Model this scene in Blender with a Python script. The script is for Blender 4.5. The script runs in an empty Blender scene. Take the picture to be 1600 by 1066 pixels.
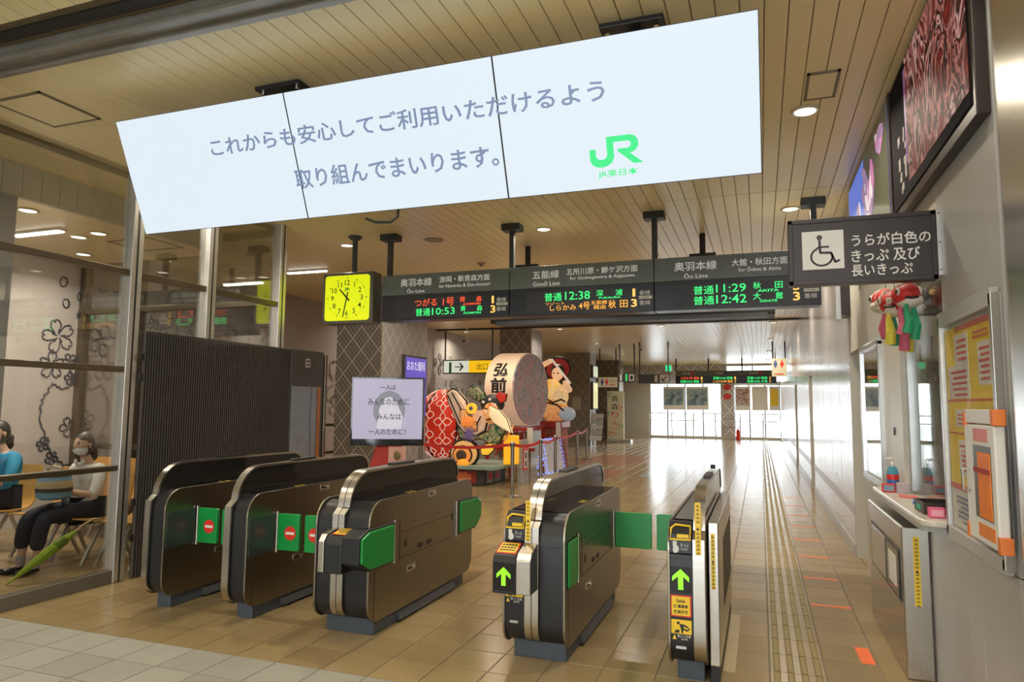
import bpy, bmesh, math, random
from mathutils import Vector, Matrix
R = math.radians
random.seed(7)
SC = bpy.context.scene
COL = SC.collection

# ------------------------------------------------------------------ camera
cam = bpy.data.cameras.new('camera'); cam.sensor_width = 36; cam.sensor_fit = 'HORIZONTAL'
cam.lens = 24.19; cam.clip_end = 300; cam.clip_start = 0.05
co = bpy.data.objects.new('camera', cam); COL.objects.link(co)
rv, uv, fv = Vector((.94107, .33810, .00841)), Vector((.02367, -.09062, .99560)), Vector((-.33737, .93674, .09329))
mt = Matrix((rv, uv, -fv)).transposed().to_4x4(); mt.translation = (0, 0, 1.5)
co.matrix_world = mt
SC.camera = co

# ------------------------------------------------------------------ world, exposure
w = bpy.data.worlds.new('sky'); SC.world = w; w.use_nodes = True
bg = w.node_tree.nodes['Background']; bg.inputs[0].default_value = (.88, .95, 1, 1); bg.inputs[1].default_value = 9.0
SC.view_settings.view_transform = 'Standard'; SC.view_settings.look = 'None'
SC.view_settings.exposure = 0.0; SC.view_settings.gamma = 1.0; SC.view_settings.use_curve_mapping = False
LAMP_W = 24.0            # watts of one ceiling downlight
LAMP_C = (1.0, .90, .72)

# ------------------------------------------------------------------ materials
MATS = {}
def mat(name, c, rough=.5, metal=0., emit=None, es=1., var=.08, vs=9., bump=0., bs=60., spec=.5, stretch=None, alpha=None):
    if name in MATS: return MATS[name]
    m = bpy.data.materials.new(name); m.use_nodes = True
    nt = m.node_tree; b = nt.nodes['Principled BSDF']
    b.inputs['Roughness'].default_value = rough; b.inputs['Metallic'].default_value = metal
    b.inputs['Specular IOR Level'].default_value = spec
    tc = nt.nodes.new('ShaderNodeTexCoord')
    vec = tc.outputs['Object']
    if stretch:
        mp = nt.nodes.new('ShaderNodeMapping'); mp.inputs['Scale'].default_value = stretch
        nt.links.new(vec, mp.inputs[0]); vec = mp.outputs[0]
    n = nt.nodes.new('ShaderNodeTexNoise'); n.inputs['Scale'].default_value = vs; n.inputs['Detail'].default_value = 4
    nt.links.new(vec, n.inputs['Vector'])
    r = nt.nodes.new('ShaderNodeValToRGB')
    r.color_ramp.elements[0].position = .3; r.color_ramp.elements[1].position = .7
    r.color_ramp.elements[0].color = tuple(max(0, x*(1-var)) for x in c)+(1,)
    r.color_ramp.elements[1].color = tuple(min(1, x*(1+var)) for x in c)+(1,)
    nt.links.new(n.outputs['Fac'], r.inputs[0]); nt.links.new(r.outputs[0], b.inputs['Base Color'])
    if emit:
        b.inputs['Emission Color'].default_value = tuple(emit)+(1,); b.inputs['Emission Strength'].default_value = es
    if bump:
        n2 = nt.nodes.new('ShaderNodeTexNoise'); n2.inputs['Scale'].default_value = bs
        nt.links.new(vec, n2.inputs['Vector'])
        bp = nt.nodes.new('ShaderNodeBump'); bp.inputs['Strength'].default_value = bump; bp.inputs['Distance'].default_value = .01
        nt.links.new(n2.outputs['Fac'], bp.inputs['Height']); nt.links.new(bp.outputs[0], b.inputs['Normal'])
    if alpha is not None: b.inputs['Alpha'].default_value = alpha
    MATS[name] = m; return m

def glass(name, tint=(.93, .95, .94), refl=.09, hi=.5):
    if name in MATS: return MATS[name]
    m = bpy.data.materials.new(name); m.use_nodes = True; nt = m.node_tree
    for n in list(nt.nodes): nt.nodes.remove(n)
    o = nt.nodes.new('ShaderNodeOutputMaterial'); mx = nt.nodes.new('ShaderNodeMixShader')
    t = nt.nodes.new('ShaderNodeBsdfTransparent'); t.inputs[0].default_value = tint+(1,)
    g = nt.nodes.new('ShaderNodeBsdfGlossy'); g.inputs['Roughness'].default_value = .02
    lw = nt.nodes.new('ShaderNodeLayerWeight'); lw.inputs[0].default_value = .35
    mr = nt.nodes.new('ShaderNodeMapRange'); mr.inputs['To Min'].default_value = refl*.5; mr.inputs['To Max'].default_value = hi
    nt.links.new(lw.outputs['Fresnel'], mr.inputs[0])
    nt.links.new(mr.outputs[0], mx.inputs[0]); nt.links.new(t.outputs[0], mx.inputs[1]); nt.links.new(g.outputs[0], mx.inputs[2])
    nt.links.new(mx.outputs[0], o.inputs[0]); MATS[name] = m; return m

def tile_mat(name, ca, cb, rough, ox, oy, p=.3):
    m = bpy.data.materials.new(name); m.use_nodes = True; nt = m.node_tree; b = nt.nodes['Principled BSDF']
    g = nt.nodes.new('ShaderNodeNewGeometry')
    s = nt.nodes.new('ShaderNodeVectorMath'); s.operation = 'SUBTRACT'; s.inputs[1].default_value = (ox, oy, -5)
    sn = nt.nodes.new('ShaderNodeVectorMath'); sn.operation = 'SNAP'; sn.inputs[1].default_value = (p, p, 50)
    wn = nt.nodes.new('ShaderNodeTexWhiteNoise')
    nt.links.new(g.outputs['Position'], s.inputs[0]); nt.links.new(s.outputs[0], sn.inputs[0]); nt.links.new(sn.outputs[0], wn.inputs['Vector'])
    n = nt.nodes.new('ShaderNodeTexNoise'); n.inputs['Scale'].default_value = 60; n.inputs['Detail'].default_value = 6
    n3 = nt.nodes.new('ShaderNodeTexNoise'); n3.inputs['Scale'].default_value = 3.5; n3.inputs['Detail'].default_value = 3
    nt.links.new(g.outputs['Position'], n.inputs['Vector']); nt.links.new(g.outputs['Position'], n3.inputs['Vector'])
    a = nt.nodes.new('ShaderNodeMath'); a.operation = 'MULTIPLY_ADD'; a.inputs[1].default_value = .75
    hf = nt.nodes.new('ShaderNodeMath'); hf.operation = 'MULTIPLY'; hf.inputs[1].default_value = .55; nt.links.new(wn.outputs['Value'], hf.inputs[0])
    nt.links.new(n.outputs['Fac'], a.inputs[0]); nt.links.new(hf.outputs[0], a.inputs[2])
    a2 = nt.nodes.new('ShaderNodeMath'); a2.operation = 'MULTIPLY_ADD'; a2.inputs[1].default_value = .6
    nt.links.new(n3.outputs['Fac'], a2.inputs[0]); nt.links.new(a.outputs[0], a2.inputs[2])
    r = nt.nodes.new('ShaderNodeValToRGB'); r.color_ramp.elements[0].position = .35; r.color_ramp.elements[1].position = 1.6
    r.color_ramp.elements[1].position = 1.0
    r.color_ramp.elements[0].color = ca+(1,); r.color_ramp.elements[1].color = cb+(1,)
    dv = nt.nodes.new('ShaderNodeMath'); dv.operation = 'DIVIDE'; dv.inputs[1].default_value = 1.6
    nt.links.new(a2.outputs[0], dv.inputs[0]); nt.links.new(dv.outputs[0], r.inputs[0])
    nt.links.new(r.outputs[0], b.inputs['Base Color'])
    b.inputs['Roughness'].default_value = rough
    bp = nt.nodes.new('ShaderNodeBump'); bp.inputs['Strength'].default_value = .12; bp.inputs['Distance'].default_value = .004
    nt.links.new(n.outputs['Fac'], bp.inputs['Height']); nt.links.new(bp.outputs[0], b.inputs['Normal'])
    MATS[name] = m; return m

def lattice_mat(name, base, line, scale):
    # sashiko lattice: big and small diamonds of thin pale lines on brown-grey wallpaper (flat print)
    m = bpy.data.materials.new(name); m.use_nodes = True; nt = m.node_tree; b = nt.nodes['Principled BSDF']
    tc = nt.nodes.new('ShaderNodeTexCoord'); sp = nt.nodes.new('ShaderNodeSeparateXYZ'); nt.links.new(tc.outputs['Object'], sp.inputs[0])
    def M(op, a, b2=None):
        n = nt.nodes.new('ShaderNodeMath'); n.operation = op
        for i, v in enumerate((a, b2)):
            if v is None: continue
            if isinstance(v, (int, float)): n.inputs[i].default_value = v
            else: nt.links.new(v, n.inputs[i])
        return n.outputs[0]
    h = M('ADD', sp.outputs[0], sp.outputs[1]); z = M('MULTIPLY', sp.outputs[2], .85)
    u = M('MULTIPLY', M('ADD', h, z), scale); v = M('MULTIPLY', M('SUBTRACT', h, z), scale)
    def tri(x): return M('ABSOLUTE', M('SUBTRACT', M('FRACT', x), .5))
    big = M('GREATER_THAN', M('MAXIMUM', tri(u), tri(v)), .455)
    u3, v3 = M('MULTIPLY', M('ADD', u, .5), 4.0), M('MULTIPLY', M('ADD', v, .5), 4.0)
    small = M('MULTIPLY', M('GREATER_THAN', M('MAXIMUM', tri(u3), tri(v3)), .385), .42)
    f = M('MAXIMUM', big, small)
    mx = nt.nodes.new('ShaderNodeMixRGB'); mx.inputs[1].default_value = base+(1,); mx.inputs[2].default_value = line+(1,)
    nt.links.new(f, mx.inputs[0]); nt.links.new(mx.outputs[0], b.inputs['Base Color']); b.inputs['Roughness'].default_value = .45
    MATS[name] = m; return m

def art_mat(name, cols, scale, es, dist=6., stretch=(1, 1, 1)):
    # swirling picture for a backlit transparency or a painted face (flat print)
    m = bpy.data.materials.new(name); m.use_nodes = True; nt = m.node_tree; b = nt.nodes['Principled BSDF']
    tc = nt.nodes.new('ShaderNodeTexCoord'); mp = nt.nodes.new('ShaderNodeMapping'); mp.inputs['Scale'].default_value = stretch
    n = nt.nodes.new('ShaderNodeTexNoise'); n.inputs['Scale'].default_value = scale; n.inputs['Detail'].default_value = 3; n.inputs['Distortion'].default_value = dist
    r = nt.nodes.new('ShaderNodeValToRGB'); e = r.color_ramp.elements
    e[0].position = .28; e[0].color = cols[0]+(1,); e[1].position = .74; e[1].color = cols[-1]+(1,)
    for i, c in enumerate(cols[1:-1]):
        x = e.new(.28+.46*(i+1)/(len(cols)-1)); x.color = c+(1,)
    nt.links.new(tc.outputs['Object'], mp.inputs[0]); nt.links.new(mp.outputs[0], n.inputs['Vector'])
    nt.links.new(n.outputs['Fac'], r.inputs[0])
    if es <= .5: nt.links.new(r.outputs[0], b.inputs['Base Color'])
    else: b.inputs['Base Color'].default_value = (.02, .02, .02, 1); b.inputs['Specular IOR Level'].default_value = .1
    if es:
        nt.links.new(r.outputs[0], b.inputs['Emission Color']); b.inputs['Emission Strength'].default_value = es
    b.inputs['Roughness'].default_value = .6
    MATS[name] = m; return m

def em(name, c, s): return mat(name, tuple(x*.5 for x in c), .4, emit=c, es=s, var=.02)

# ------------------------------------------------------------------ mesh helpers
class MB:
    def __init__(s): s.v = []; s.f = []
    def add(s, vs, fs):
        o = len(s.v); s.v += [tuple(p) for p in vs]; s.f += [tuple(i+o for i in f) for f in fs]; return s
    def box(s, x0, x1, y0, y1, z0, z1):
        x0, x1 = sorted((x0, x1)); y0, y1 = sorted((y0, y1)); z0, z1 = sorted((z0, z1))
        return s.add([(x, y, z) for z in (z0, z1) for y in (y0, y1) for x in (x0, x1)],
                     [(0, 2, 3, 1), (4, 5, 7, 6), (0, 1, 5, 4), (2, 6, 7, 3), (0, 4, 6, 2), (1, 3, 7, 5)])
    def prism(s, pts, axis, a, b):
        def P(p, t):
            return {'x': (t, p[0], p[1]), 'y': (p[0], t, p[1]), 'z': (p[0], p[1], t)}[axis]
        n = len(pts)
        return s.add([P(p, a) for p in pts]+[P(p, b) for p in pts],
                     [tuple(range(n-1, -1, -1)), tuple(range(n, 2*n))]+[(i, (i+1) % n, n+(i+1) % n, n+i) for i in range(n)])
    def tube(s, path, r, n=8, closed=False, flat=None):
        path = [Vector(p) for p in path]; N = len(path); rs = r if isinstance(r, (list, tuple)) else [r]*N
        vs = []; up0 = None
        for i, p in enumerate(path):
            a = path[i-1] if (i > 0 or closed) else p; b = path[(i+1) % N] if (i < N-1 or closed) else p
            t = (b-a)
            t = t.normalized() if t.length > 1e-9 else Vector((0, 0, 1))
            if up0 is None:
                up0 = t.orthogonal().normalized()
            u = (up0-t*up0.dot(t)); u = u.normalized() if u.length > 1e-6 else t.orthogonal().normalized()
            up0 = u; w2 = t.cross(u)
            for k in range(n):
                q = 2*math.pi*k/n; vs.append(p+(u*math.cos(q)+w2*math.sin(q))*rs[i])
        fs = []
        for i in range(N if closed else N-1):
            j = (i+1) % N
            for k in range(n): fs.append((i*n+k, i*n+(k+1) % n, j*n+(k+1) % n, j*n+k))
        if not closed: fs += [tuple(range(n-1, -1, -1)), tuple((N-1)*n+k for k in range(n))]
        return s.add(vs, fs)
    def lathe(s, prof, c=(0, 0, 0), n=24):
        vs = []; fs = []
        for (r, z) in prof:
            for k in range(n):
                q = 2*math.pi*k/n; vs.append((c[0]+r*math.cos(q), c[1]+r*math.sin(q), c[2]+z))
        for i in range(len(prof)-1):
            for k in range(n): fs.append((i*n+k, i*n+(k+1) % n, (i+1)*n+(k+1) % n, (i+1)*n+k))
        fs += [tuple(range(n-1, -1, -1)), tuple((len(prof)-1)*n+k for k in range(n))]
        return s.add(vs, fs)
    def ell(s, c, rx, ry, rz, nu=20, nv=12, fn=None):
        vs = [(c[0], c[1], c[2]-rz)]
        for j in range(1, nv):
            a = -math.pi/2+math.pi*j/nv
            for k in range(nu):
                q = 2*math.pi*k/nu
                vs.append((c[0]+rx*math.cos(a)*math.cos(q), c[1]+ry*math.cos(a)*math.sin(q), c[2]+rz*math.sin(a)))
        vs.append((c[0], c[1], c[2]+rz))
        if fn: vs = [fn(Vector(v)) for v in vs]
        fs = [(0, 1+(k+1) % nu, 1+k) for k in range(nu)]
        for j in range(nv-2):
            for k in range(nu):
                a = 1+j*nu+k; b = 1+j*nu+(k+1) % nu; fs.append((a, b, b+nu, a+nu))
        t = len(vs)-1; o = 1+(nv-2)*nu
        fs += [(o+k, o+(k+1) % nu, t) for k in range(nu)]
        return s.add(vs, fs)
    def puff(s, pts, y, d, rot=None):
        # inflated paper shape: outline in (x,z), thickness 2*d about y, rim thinner than the middle
        n = len(pts); cx = sum(p[0] for p in pts)/n; cz = sum(p[1] for p in pts)/n
        rings = [(1., -.15), (.93, -.7), (.6, -1.)]
        vs = []
        for k, h in rings:
            vs += [(cx+(p[0]-cx)*k, y+h*d, cz+(p[1]-cz)*k) for p in pts]
        vs += [(p[0], y+.6*d, p[1]) for p in pts]
        fs = []
        for j in range(2):
            for i in range(n): fs.append((j*n+i, j*n+(i+1) % n, (j+1)*n+(i+1) % n, (j+1)*n+i))
        fs.append(tuple(2*n+i for i in range(n)))
        for i in range(n): fs.append((3*n+i, 3*n+(i+1) % n, (i+1) % n, i))
        fs.append(tuple(3*n+i for i in range(n-1, -1, -1)))
        return s.add(vs, fs)
    def build(s, name, m, parent=None, smooth=False, bevel=0, local=False, seg=2):
        me = bpy.data.meshes.new(name)
        vs = s.v
        if parent is not None and not local:
            L = Vector((0, 0, 0)); q = parent
            while q is not None: L += q.location; q = q.parent
            vs = [(v[0]-L.x, v[1]-L.y, v[2]-L.z) for v in vs]
        me.from_pydata(vs, [], s.f)
        bm = bmesh.new(); bm.from_mesh(me)
        bmesh.ops.recalc_face_normals(bm, faces=bm.faces)
        if bevel:
            es = [e for e in bm.edges if len(e.link_faces) == 2 and e.calc_face_angle(0) > .6]
            bmesh.ops.bevel(bm, geom=es, offset=bevel, segments=seg, affect='EDGES', profile=.5, clamp_overlap=True)
        bm.to_mesh(me); bm.free()
        if smooth:
            for p in me.polygons: p.use_smooth = True
            if smooth != 'all':
                try: me.set_sharp_from_angle(angle=R(38))
                except Exception: pass
        if m is not None: me.materials.append(m)
        o = bpy.data.objects.new(name, me); COL.objects.link(o)
        if parent is not None: o.parent = parent
        return o

def tag(o, label, cat, group=None, kind=None):
    o['label'] = label; o['category'] = cat
    if group: o['group'] = group
    if kind: o['kind'] = kind
    return o
def thing(name, label, cat, loc=(0, 0, 0), rz=0, group=None):
    o = bpy.data.objects.new(name, None); COL.objects.link(o); o.empty_display_size = .1
    o.location = loc; o.rotation_euler = (0, 0, rz); return tag(o, label, cat, group)
def struct(o, label=None):
    o['kind'] = 'structure'
    if label: o['label'] = label
    return o
def box(name, m, parent, x0, x1, y0, y1, z0, z1, bevel=0, **k):
    return MB().box(x0, x1, y0, y1, z0, z1).build(name, m, parent, bevel=bevel, **k)

def arc(cx, cy, r, a0, a1, n=6):
    return [(cx+r*math.cos(R(a0+(a1-a0)*i/n)), cy+r*math.sin(R(a0+(a1-a0)*i/n))) for i in range(n+1)]
def rrect(x0, x1, y0, y1, r, n=4):
    return arc(x1-r, y0+r, r, -90, 0, n)+arc(x1-r, y1-r, r, 0, 90, n)+arc(x0+r, y1-r, r, 90, 180, n)+arc(x0+r, y0+r, r, 180, 270, n)

def textmesh(body, bold=0., ext=.0008, vert=False):
    cu = bpy.data.curves.new('t', 'FONT'); cu.body = body; cu.extrude = ext; cu.offset = bold; cu.resolution_u = 2
    if vert: cu.space_line = .95; cu.align_x = 'CENTER'
    ob = bpy.data.objects.new('t', cu); COL.objects.link(ob)
    dg = bpy.context.evaluated_depsgraph_get(); dg.update()
    me = bpy.data.meshes.new_from_object(ob.evaluated_get(dg))
    bpy.data.objects.remove(ob); bpy.data.curves.remove(cu)
    return me
def text(name, body, rect, depth, m, parent, face='-y', bold=0., shear=0., keep=False, vert=False):
    """lettering fitted into rect=(a0,z0,a1,z1) on a plane: face '-y' a=x at y=depth; face '-x' a=y (a0 far, a1 near) at x=depth;
    face 'uv' local (u,v) of a rotated parent at local z=depth"""
    me = textmesh(body, bold, .0008 if not vert else .0008, vert)
    xs = [v.co.x for v in me.vertices]; ys = [v.co.y for v in me.vertices]; zs = [v.co.z for v in me.vertices]
    if not xs: return None
    x0, x1, y0, y1 = min(xs), max(xs), min(ys), max(ys); zt = max(zs)
    a0, z0, a1, z1 = rect
    su = (a1-a0)/max(1e-6, x1-x0); sv = (z1-z0)/max(1e-6, y1-y0)
    if keep:
        su = sv; am = (a0+a1)/2; a0 = am-su*(x1-x0)/2
    L = Vector((0, 0, 0)); q = parent
    while q is not None and face != 'uv': L += q.location; q = q.parent
    for v in me.vertices:
        a = a0+(v.co.x-x0)*su; b = z0+(v.co.y-y0)*sv; d = .0015 if v.co.z > zt*.5 else 0.
        p = {'-y': (a, depth-d, b), '-x': (depth-d, a, b), 'uv': (a, b, depth+d)}[face]
        v.co = Vector(p)-L
    bm = bmesh.new(); bm.from_mesh(me); bmesh.ops.recalc_face_normals(bm, faces=bm.faces); bm.to_mesh(me); bm.free()
    me.materials.clear(); me.materials.append(m); me.name = name
    for p in me.polygons: p.material_index = 0; p.use_smooth = False
    o = bpy.data.objects.new(name, me); COL.objects.link(o); o.parent = parent
    return o

# ------------------------------------------------------------------ material library
ZC = 3.55
XW = .88
black = mat('black_plastic', (.014, .014, .016), .42, var=.15)
blackgloss = mat('black_gloss', (.012, .012, .013), .08, var=.1)
darkgrey = mat('dark_grey', (.06, .062, .068), .4)
steel = mat('brushed_steel', (.56, .53, .48), .26, 1., var=.06, vs=3, stretch=(1, 1, 40))
steel_side = mat('gate_steel', (.30, .262, .205), .33, 1., var=.07, vs=4, stretch=(1, 30, 1), bump=.03, bs=40)
chrome = mat('chrome', (.75, .74, .72), .12, 1., var=.03)
alu = mat('aluminium', (.62, .62, .61), .3, .9, var=.04, stretch=(1, 1, 8))
bluegrey = mat('foot_blue_grey', (.06, .075, .095), .45)
green = mat('gate_green', (.008, .29, .055), .32, var=.04)
white = mat('white_paint', (.78, .77, .74), .5, var=.03)
whitetx = mat('white_print', (.82, .80, .74), .6, var=.02)
yellow = mat('yellow_print', (.92, .62, .03), .45, var=.03)
redm = mat('red_print', (.72, .035, .02), .45, var=.05)
blackp = mat('black_print', (.015, .014, .013), .5)
cream = mat('cream_panel', (.60, .575, .50), .38, var=.03)
greypanel = mat('grey_wall_panel', (.44, .43, .42), .35, var=.03)
orange = mat('orange_tape', (1., .16, .03), .4, var=.04)

# ================================================================== SETTING
# ---- floor: slab (grout) with tiles
TX0, TY0 = .015, 3.46
grout = mat('grout', (.20, .165, .115), .7)
floor = struct(box('floor', grout, None, -9.2, 1.4, -8, 36.5, -.3, -.004), 'tiled station concourse floor')
tan = tile_mat('tan_tile', (.275, .20, .098), (.40, .295, .15), .19, TX0, TY0)
grey = tile_mat('grey_tile', (.27, .262, .222), (.38, .37, .32), .42, TX0, TY0)
tact = tile_mat('tactile_tile', (.30, .24, .14), (.43, .345, .205), .22, TX0, TY0)
redt = mat('red_floor_mark', (.38, .17, .12), .22, var=.15)
greyt = mat('blue_grey_floor_mark', (.33, .36, .38), .22, var=.15)
def tile_mesh(name, m, w=.2955, bars=False):
    b = MB(); h = w/2; c = .0025
    b.add([(-h, -h, -.008), (h, -h, -.008), (h, h, -.008), (-h, h, -.008), (-h+c, -h+c, 0), (h-c, -h+c, 0), (h-c, h-c, 0), (-h+c, h-c, 0)],
          [(4, 5, 6, 7), (0, 1, 5, 4), (1, 2, 6, 5), (2, 3, 7, 6), (3, 0, 4, 7)])
    o = b.build(name, m); me = o.data; bpy.data.objects.remove(o); return me
tm, gm, km = tile_mesh('floor_tile', tan), tile_mesh('floor_tile', grey), tile_mesh('floor_tile', tact)
cells = []
for i in range(-31, 5):
    for j in range(-26, 110):
        x = TX0+.3*(i+.5); y = TY0+.3*(j+.5)
        if -9.0 < x < 1.3 and y < 35.9: cells.append((x, y, i, j))
def inview(x, y):
    d = Vector((x, y, -1.5)); z = d.dot(fv)
    if z < .5: return False
    u = d.dot(rv)/z; v = d.dot(uv)/z
    return abs(u) < .76 and -.515 < v < .2
def hidden(x, y): return x < -5.1 and y < 7 or x > .88
vis = sorted([c for c in cells if inview(c[0], c[1]) and not hidden(c[0], c[1]) and c[2] != 0], key=lambda c: c[0]**2+c[1]**2)[:300]
vset = set((c[2], c[3]) for c in vis)
def tmat(c): return gm if c[1] < TY0 else tm
for c in vis:
    o = bpy.data.objects.new('floor_tile', tmat(c)); COL.objects.link(o); o.parent = floor; o.location = (c[0], c[1], 0)
rest = {0: MB(), 1: MB()}
for c in cells:
    if (c[2], c[3]) in vset or c[2] == 0: continue
    x, y = c[0], c[1]; h = .1478; q = .0025
    rest[0 if y < TY0 else 1].add([(x-h, y-h, -.008), (x+h, y-h, -.008), (x+h, y+h, -.008), (x-h, y+h, -.008), (x-h+q, y-h+q, 0), (x+h-q, y-h+q, 0), (x+h-q, y+h-q, 0), (x-h+q, y+h-q, 0)],
                               [(4, 5, 6, 7), (0, 1, 5, 4), (1, 2, 6, 5), (2, 3, 7, 6), (3, 0, 4, 7)])
for k, m in ((0, grey), (1, tan)): rest[k].build('floor_tiles_beyond', m, floor)['kind'] = 'stuff'
# tactile guide strip: one block per tile row, four raised bars each
tactbar = mat('tactile_bar', (.29, .215, .075), .5, var=.12, vs=20)
b = MB()
for k in range(4):
    xc = -.11+.0733*k
    b.prism([(xc-.019, 0), (xc+.019, 0), (xc+.013, .005), (xc-.013, .005)], 'y', -.142, .142)
barme = b.build('tactile_bars', tactbar); bme = barme.data; bpy.data.objects.remove(barme)
for j in range(-12, 108):
    y = TY0+.3*(j+.5)
    o = bpy.data.objects.new('tactile_block', km); COL.objects.link(o); o.parent = floor; o.location = (TX0+.15, y, 0)
    q = bpy.data.objects.new('tactile_bars', bme); COL.objects.link(q); q.parent = o
# orange tape marks on the floor beside the guide strip
tp = 'strips of orange tape on the floor before the counter'
for k, y in enumerate((5.90, 6.80, 7.75, 8.70, 9.65, 10.6, 11.6, 12.6)):
    tag(box('tape_strip', orange, None, .33, .61, y-.022, y+.022, .0, .0012), 'thin orange tape line lying across the tiles beside the tactile strip', 'tape', tp)
tag(MB().prism([(.53, 4.68), (.605, 4.68), (.60, 4.97), (.52, 4.97)], 'z', 0, .0012).build('tape_patch', orange), 'wide orange tape rectangle on the tiles beside the steel machine', 'tape')
# worn coloured floor markings
tag(MB().prism([(-4.6, 17.4), (-3.2, 17.7), (-2.95, 20.5), (-3.9, 21.6), (-4.7, 20.7)], 'z', .0003, .0012).build('floor_sticker', redt), 'faded red floor sticker beyond the red rope barrier', 'sticker')
tag(MB().prism([(-3.6, 14.4), (-2.9, 14.5), (-3.0, 16.6), (-3.6, 16.2)], 'z', .0003, .0012).build('floor_sticker', redt), 'smaller faded red floor sticker nearer the ticket gates', 'sticker')
tag(MB().prism([(-2.5, 15.), (-1.75, 14.8), (-1.9, 18.9), (-2.6, 19.4)], 'z', .0003, .0012).build('floor_sticker', greyt), 'shiny blue-grey floor sticker behind the closed green flaps', 'sticker')

# ---- ceiling
ceilm = mat('ceiling_board', (.90, .75, .42), .30, var=.04, vs=2, stretch=(1, .2, 1), spec=.6)
ceildark = mat('ceiling_gap', (.16, .12, .07), .7)
ceiling = struct(box('ceiling', ceildark, None, -9.2, 1.4, -8, 36.5, ZC+.012, ZC+.3), 'cream board ceiling')
def board_me(L):
    b = MB(); b.prism([(-.0575, .012), (.0575, .012), (.0575, .003), (.0545, 0), (-.0545, 0), (-.0575, .003)], 'y', -L/2, L/2)
    o = b.build('ceiling_board', ceilm); me = o.data; bpy.data.objects.remove(o); return me
spans = [(2.80, 6.846), (6.854, 16.9), (17.1, 35.9)]
for (a, e) in spans:
    me = board_me(e-a); n = 0
    i0, i1 = (-26, 8)
    for i in range(-70, 8):
        x = .128+.12*i
        if x < -8.3: continue
        if a < 6 and x < -5.2: continue
        o = bpy.data.objects.new('ceiling_board', me); COL.objects.link(o); o.parent = ceiling; o.location = (x, (a+e)/2, ZC)
me = board_me(9.0)
rest = MB()
for i in range(-78, 8):
    x = .128+.12*i
    rest.box(x-.057, x+.057, -7.9, 2.42, ZC, ZC+.012)
    if x < -5.2: rest.box(x-.057, x+.057, 2.80, 6.846, ZC, ZC+.012)
rest.build('ceiling_boards_behind_rail', ceilm, ceiling)['kind'] = 'stuff'
railm = mat('shutter_rail_metal', (.33, .31, .27), .35, .6)
tr = struct(box('trim_1', railm, None, -8.9, 1.3, 2.60, 2.80, ZC-.035, ZC+.02), 'metal shutter guide rail crossing the ceiling')
for y0, y1, z in ((2.62, 2.66, .06), (2.74, 2.78, .06)): box('rail_lip', railm, tr, -8.9, 1.3, y0, y1, ZC-z, ZC-.03, .004)
box('rail_slot', blackp, tr, -8.9, 1.3, 2.48, 2.56, ZC-.004, ZC+.01)
for k in range(4): box('rail_lip', railm, tr, -8.9, 1.3, 1.9+.08*k, 1.95+.08*k, ZC-.03, ZC+.01, .004)
t2 = struct(box('trim_2', mat('groove_bronze', (.12, .09, .06), .4, .3), None, -5.36, -5.26, 2.8, 6.6, ZC-.03, ZC+.01, .006), 'bronze track in the ceiling above the glass wall')
struct(box('trim_3', blackp, None, -8.3, .9, 16.9, 17.1, ZC-.03, ZC+.01), 'dark shutter slot crossing the far ceiling')
hatch = mat('hatch_frame', (.20, .155, .09), .5)
def hatch_at(x0, x1, y0, y1, label):
    t = thing('ceiling_hatch', label, 'hatch', ((x0+x1)/2, (y0+y1)/2, ZC))
    box('hatch_panel', ceilm, t, x0+.015, x1-.015, y0+.015, y1-.015, ZC-.007, ZC-.001)
    for a in ((x0, x1, y0, y0+.018), (x0, x1, y1-.018, y1), (x0, x0+.018, y0, y1), (x1-.018, x1, y0, y1)):
        box('hatch_frame', hatch, t, *a, ZC-.01, ZC-.0005)
hatch_at(-4.92, -4.45, 3.06, 3.52, 'square bronze-framed ceiling hatch near the glass waiting room')
hatch_at(.32, .51, 4.43, 4.82, 'small painted hatch in the ceiling above the lightbox wall')

# ---- right wall with openings
rw = mat('corridor_wall_panel', (.52, .48, .46), .20, .35, var=.05, vs=2.5, stretch=(1, 14, .35), bump=.06, bs=3)
wall_right = struct(box('wall_right', cream, None, XW, XW+.16, 5.17, 5.83, 0, ZC), 'ticket office wall along the corridor')
# pieces of the right wall (panels are separate pieces)
def wr(m, y0, y1, z0, z1, x0=XW, x1=None): return box('wall_panel', m, wall_right, x0, x1 or XW+.16, y0, y1, z0, z1, .003)
wr(greypanel, 3.06, 3.56, 0, .88); wr(greypanel, 3.565, 4.52, 0, .88); wr(greypanel, 4.525, 5.165, 0, .88)
wr(greypanel, 3.06, 3.99, .885, ZC); wr(cream, 3.995, 5.165, 2.25, ZC)
wr(cream, 5.835, 6.95, 0, .885); wr(cream, 5.835, 6.95, 2.06, ZC)
wr(cream, 6.905, 7.05, .89, 2.055); wr(cream, 5.835, 5.87, .89, 2.055)
wr(cream, 6.955, 7.05, 0, .885); wr(cream, 6.955, 7.85, 2.06, ZC)
ys = [7.855]
segs = [(7.86, 13.4), (14.3, 18.8), (20., 34.3)]
for a, e in segs:
    n = max(1, round((e-a)/1.1)); d = (e-a)/n
    for k in range(n): wr(rw, a+k*d+.003, a+(k+1)*d-.003, 0, ZC)
for a, e in ((13.4, 14.3), (18.8, 20.)):
    wr(rw, a+.003, e-.003, 2.1, ZC)
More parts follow.
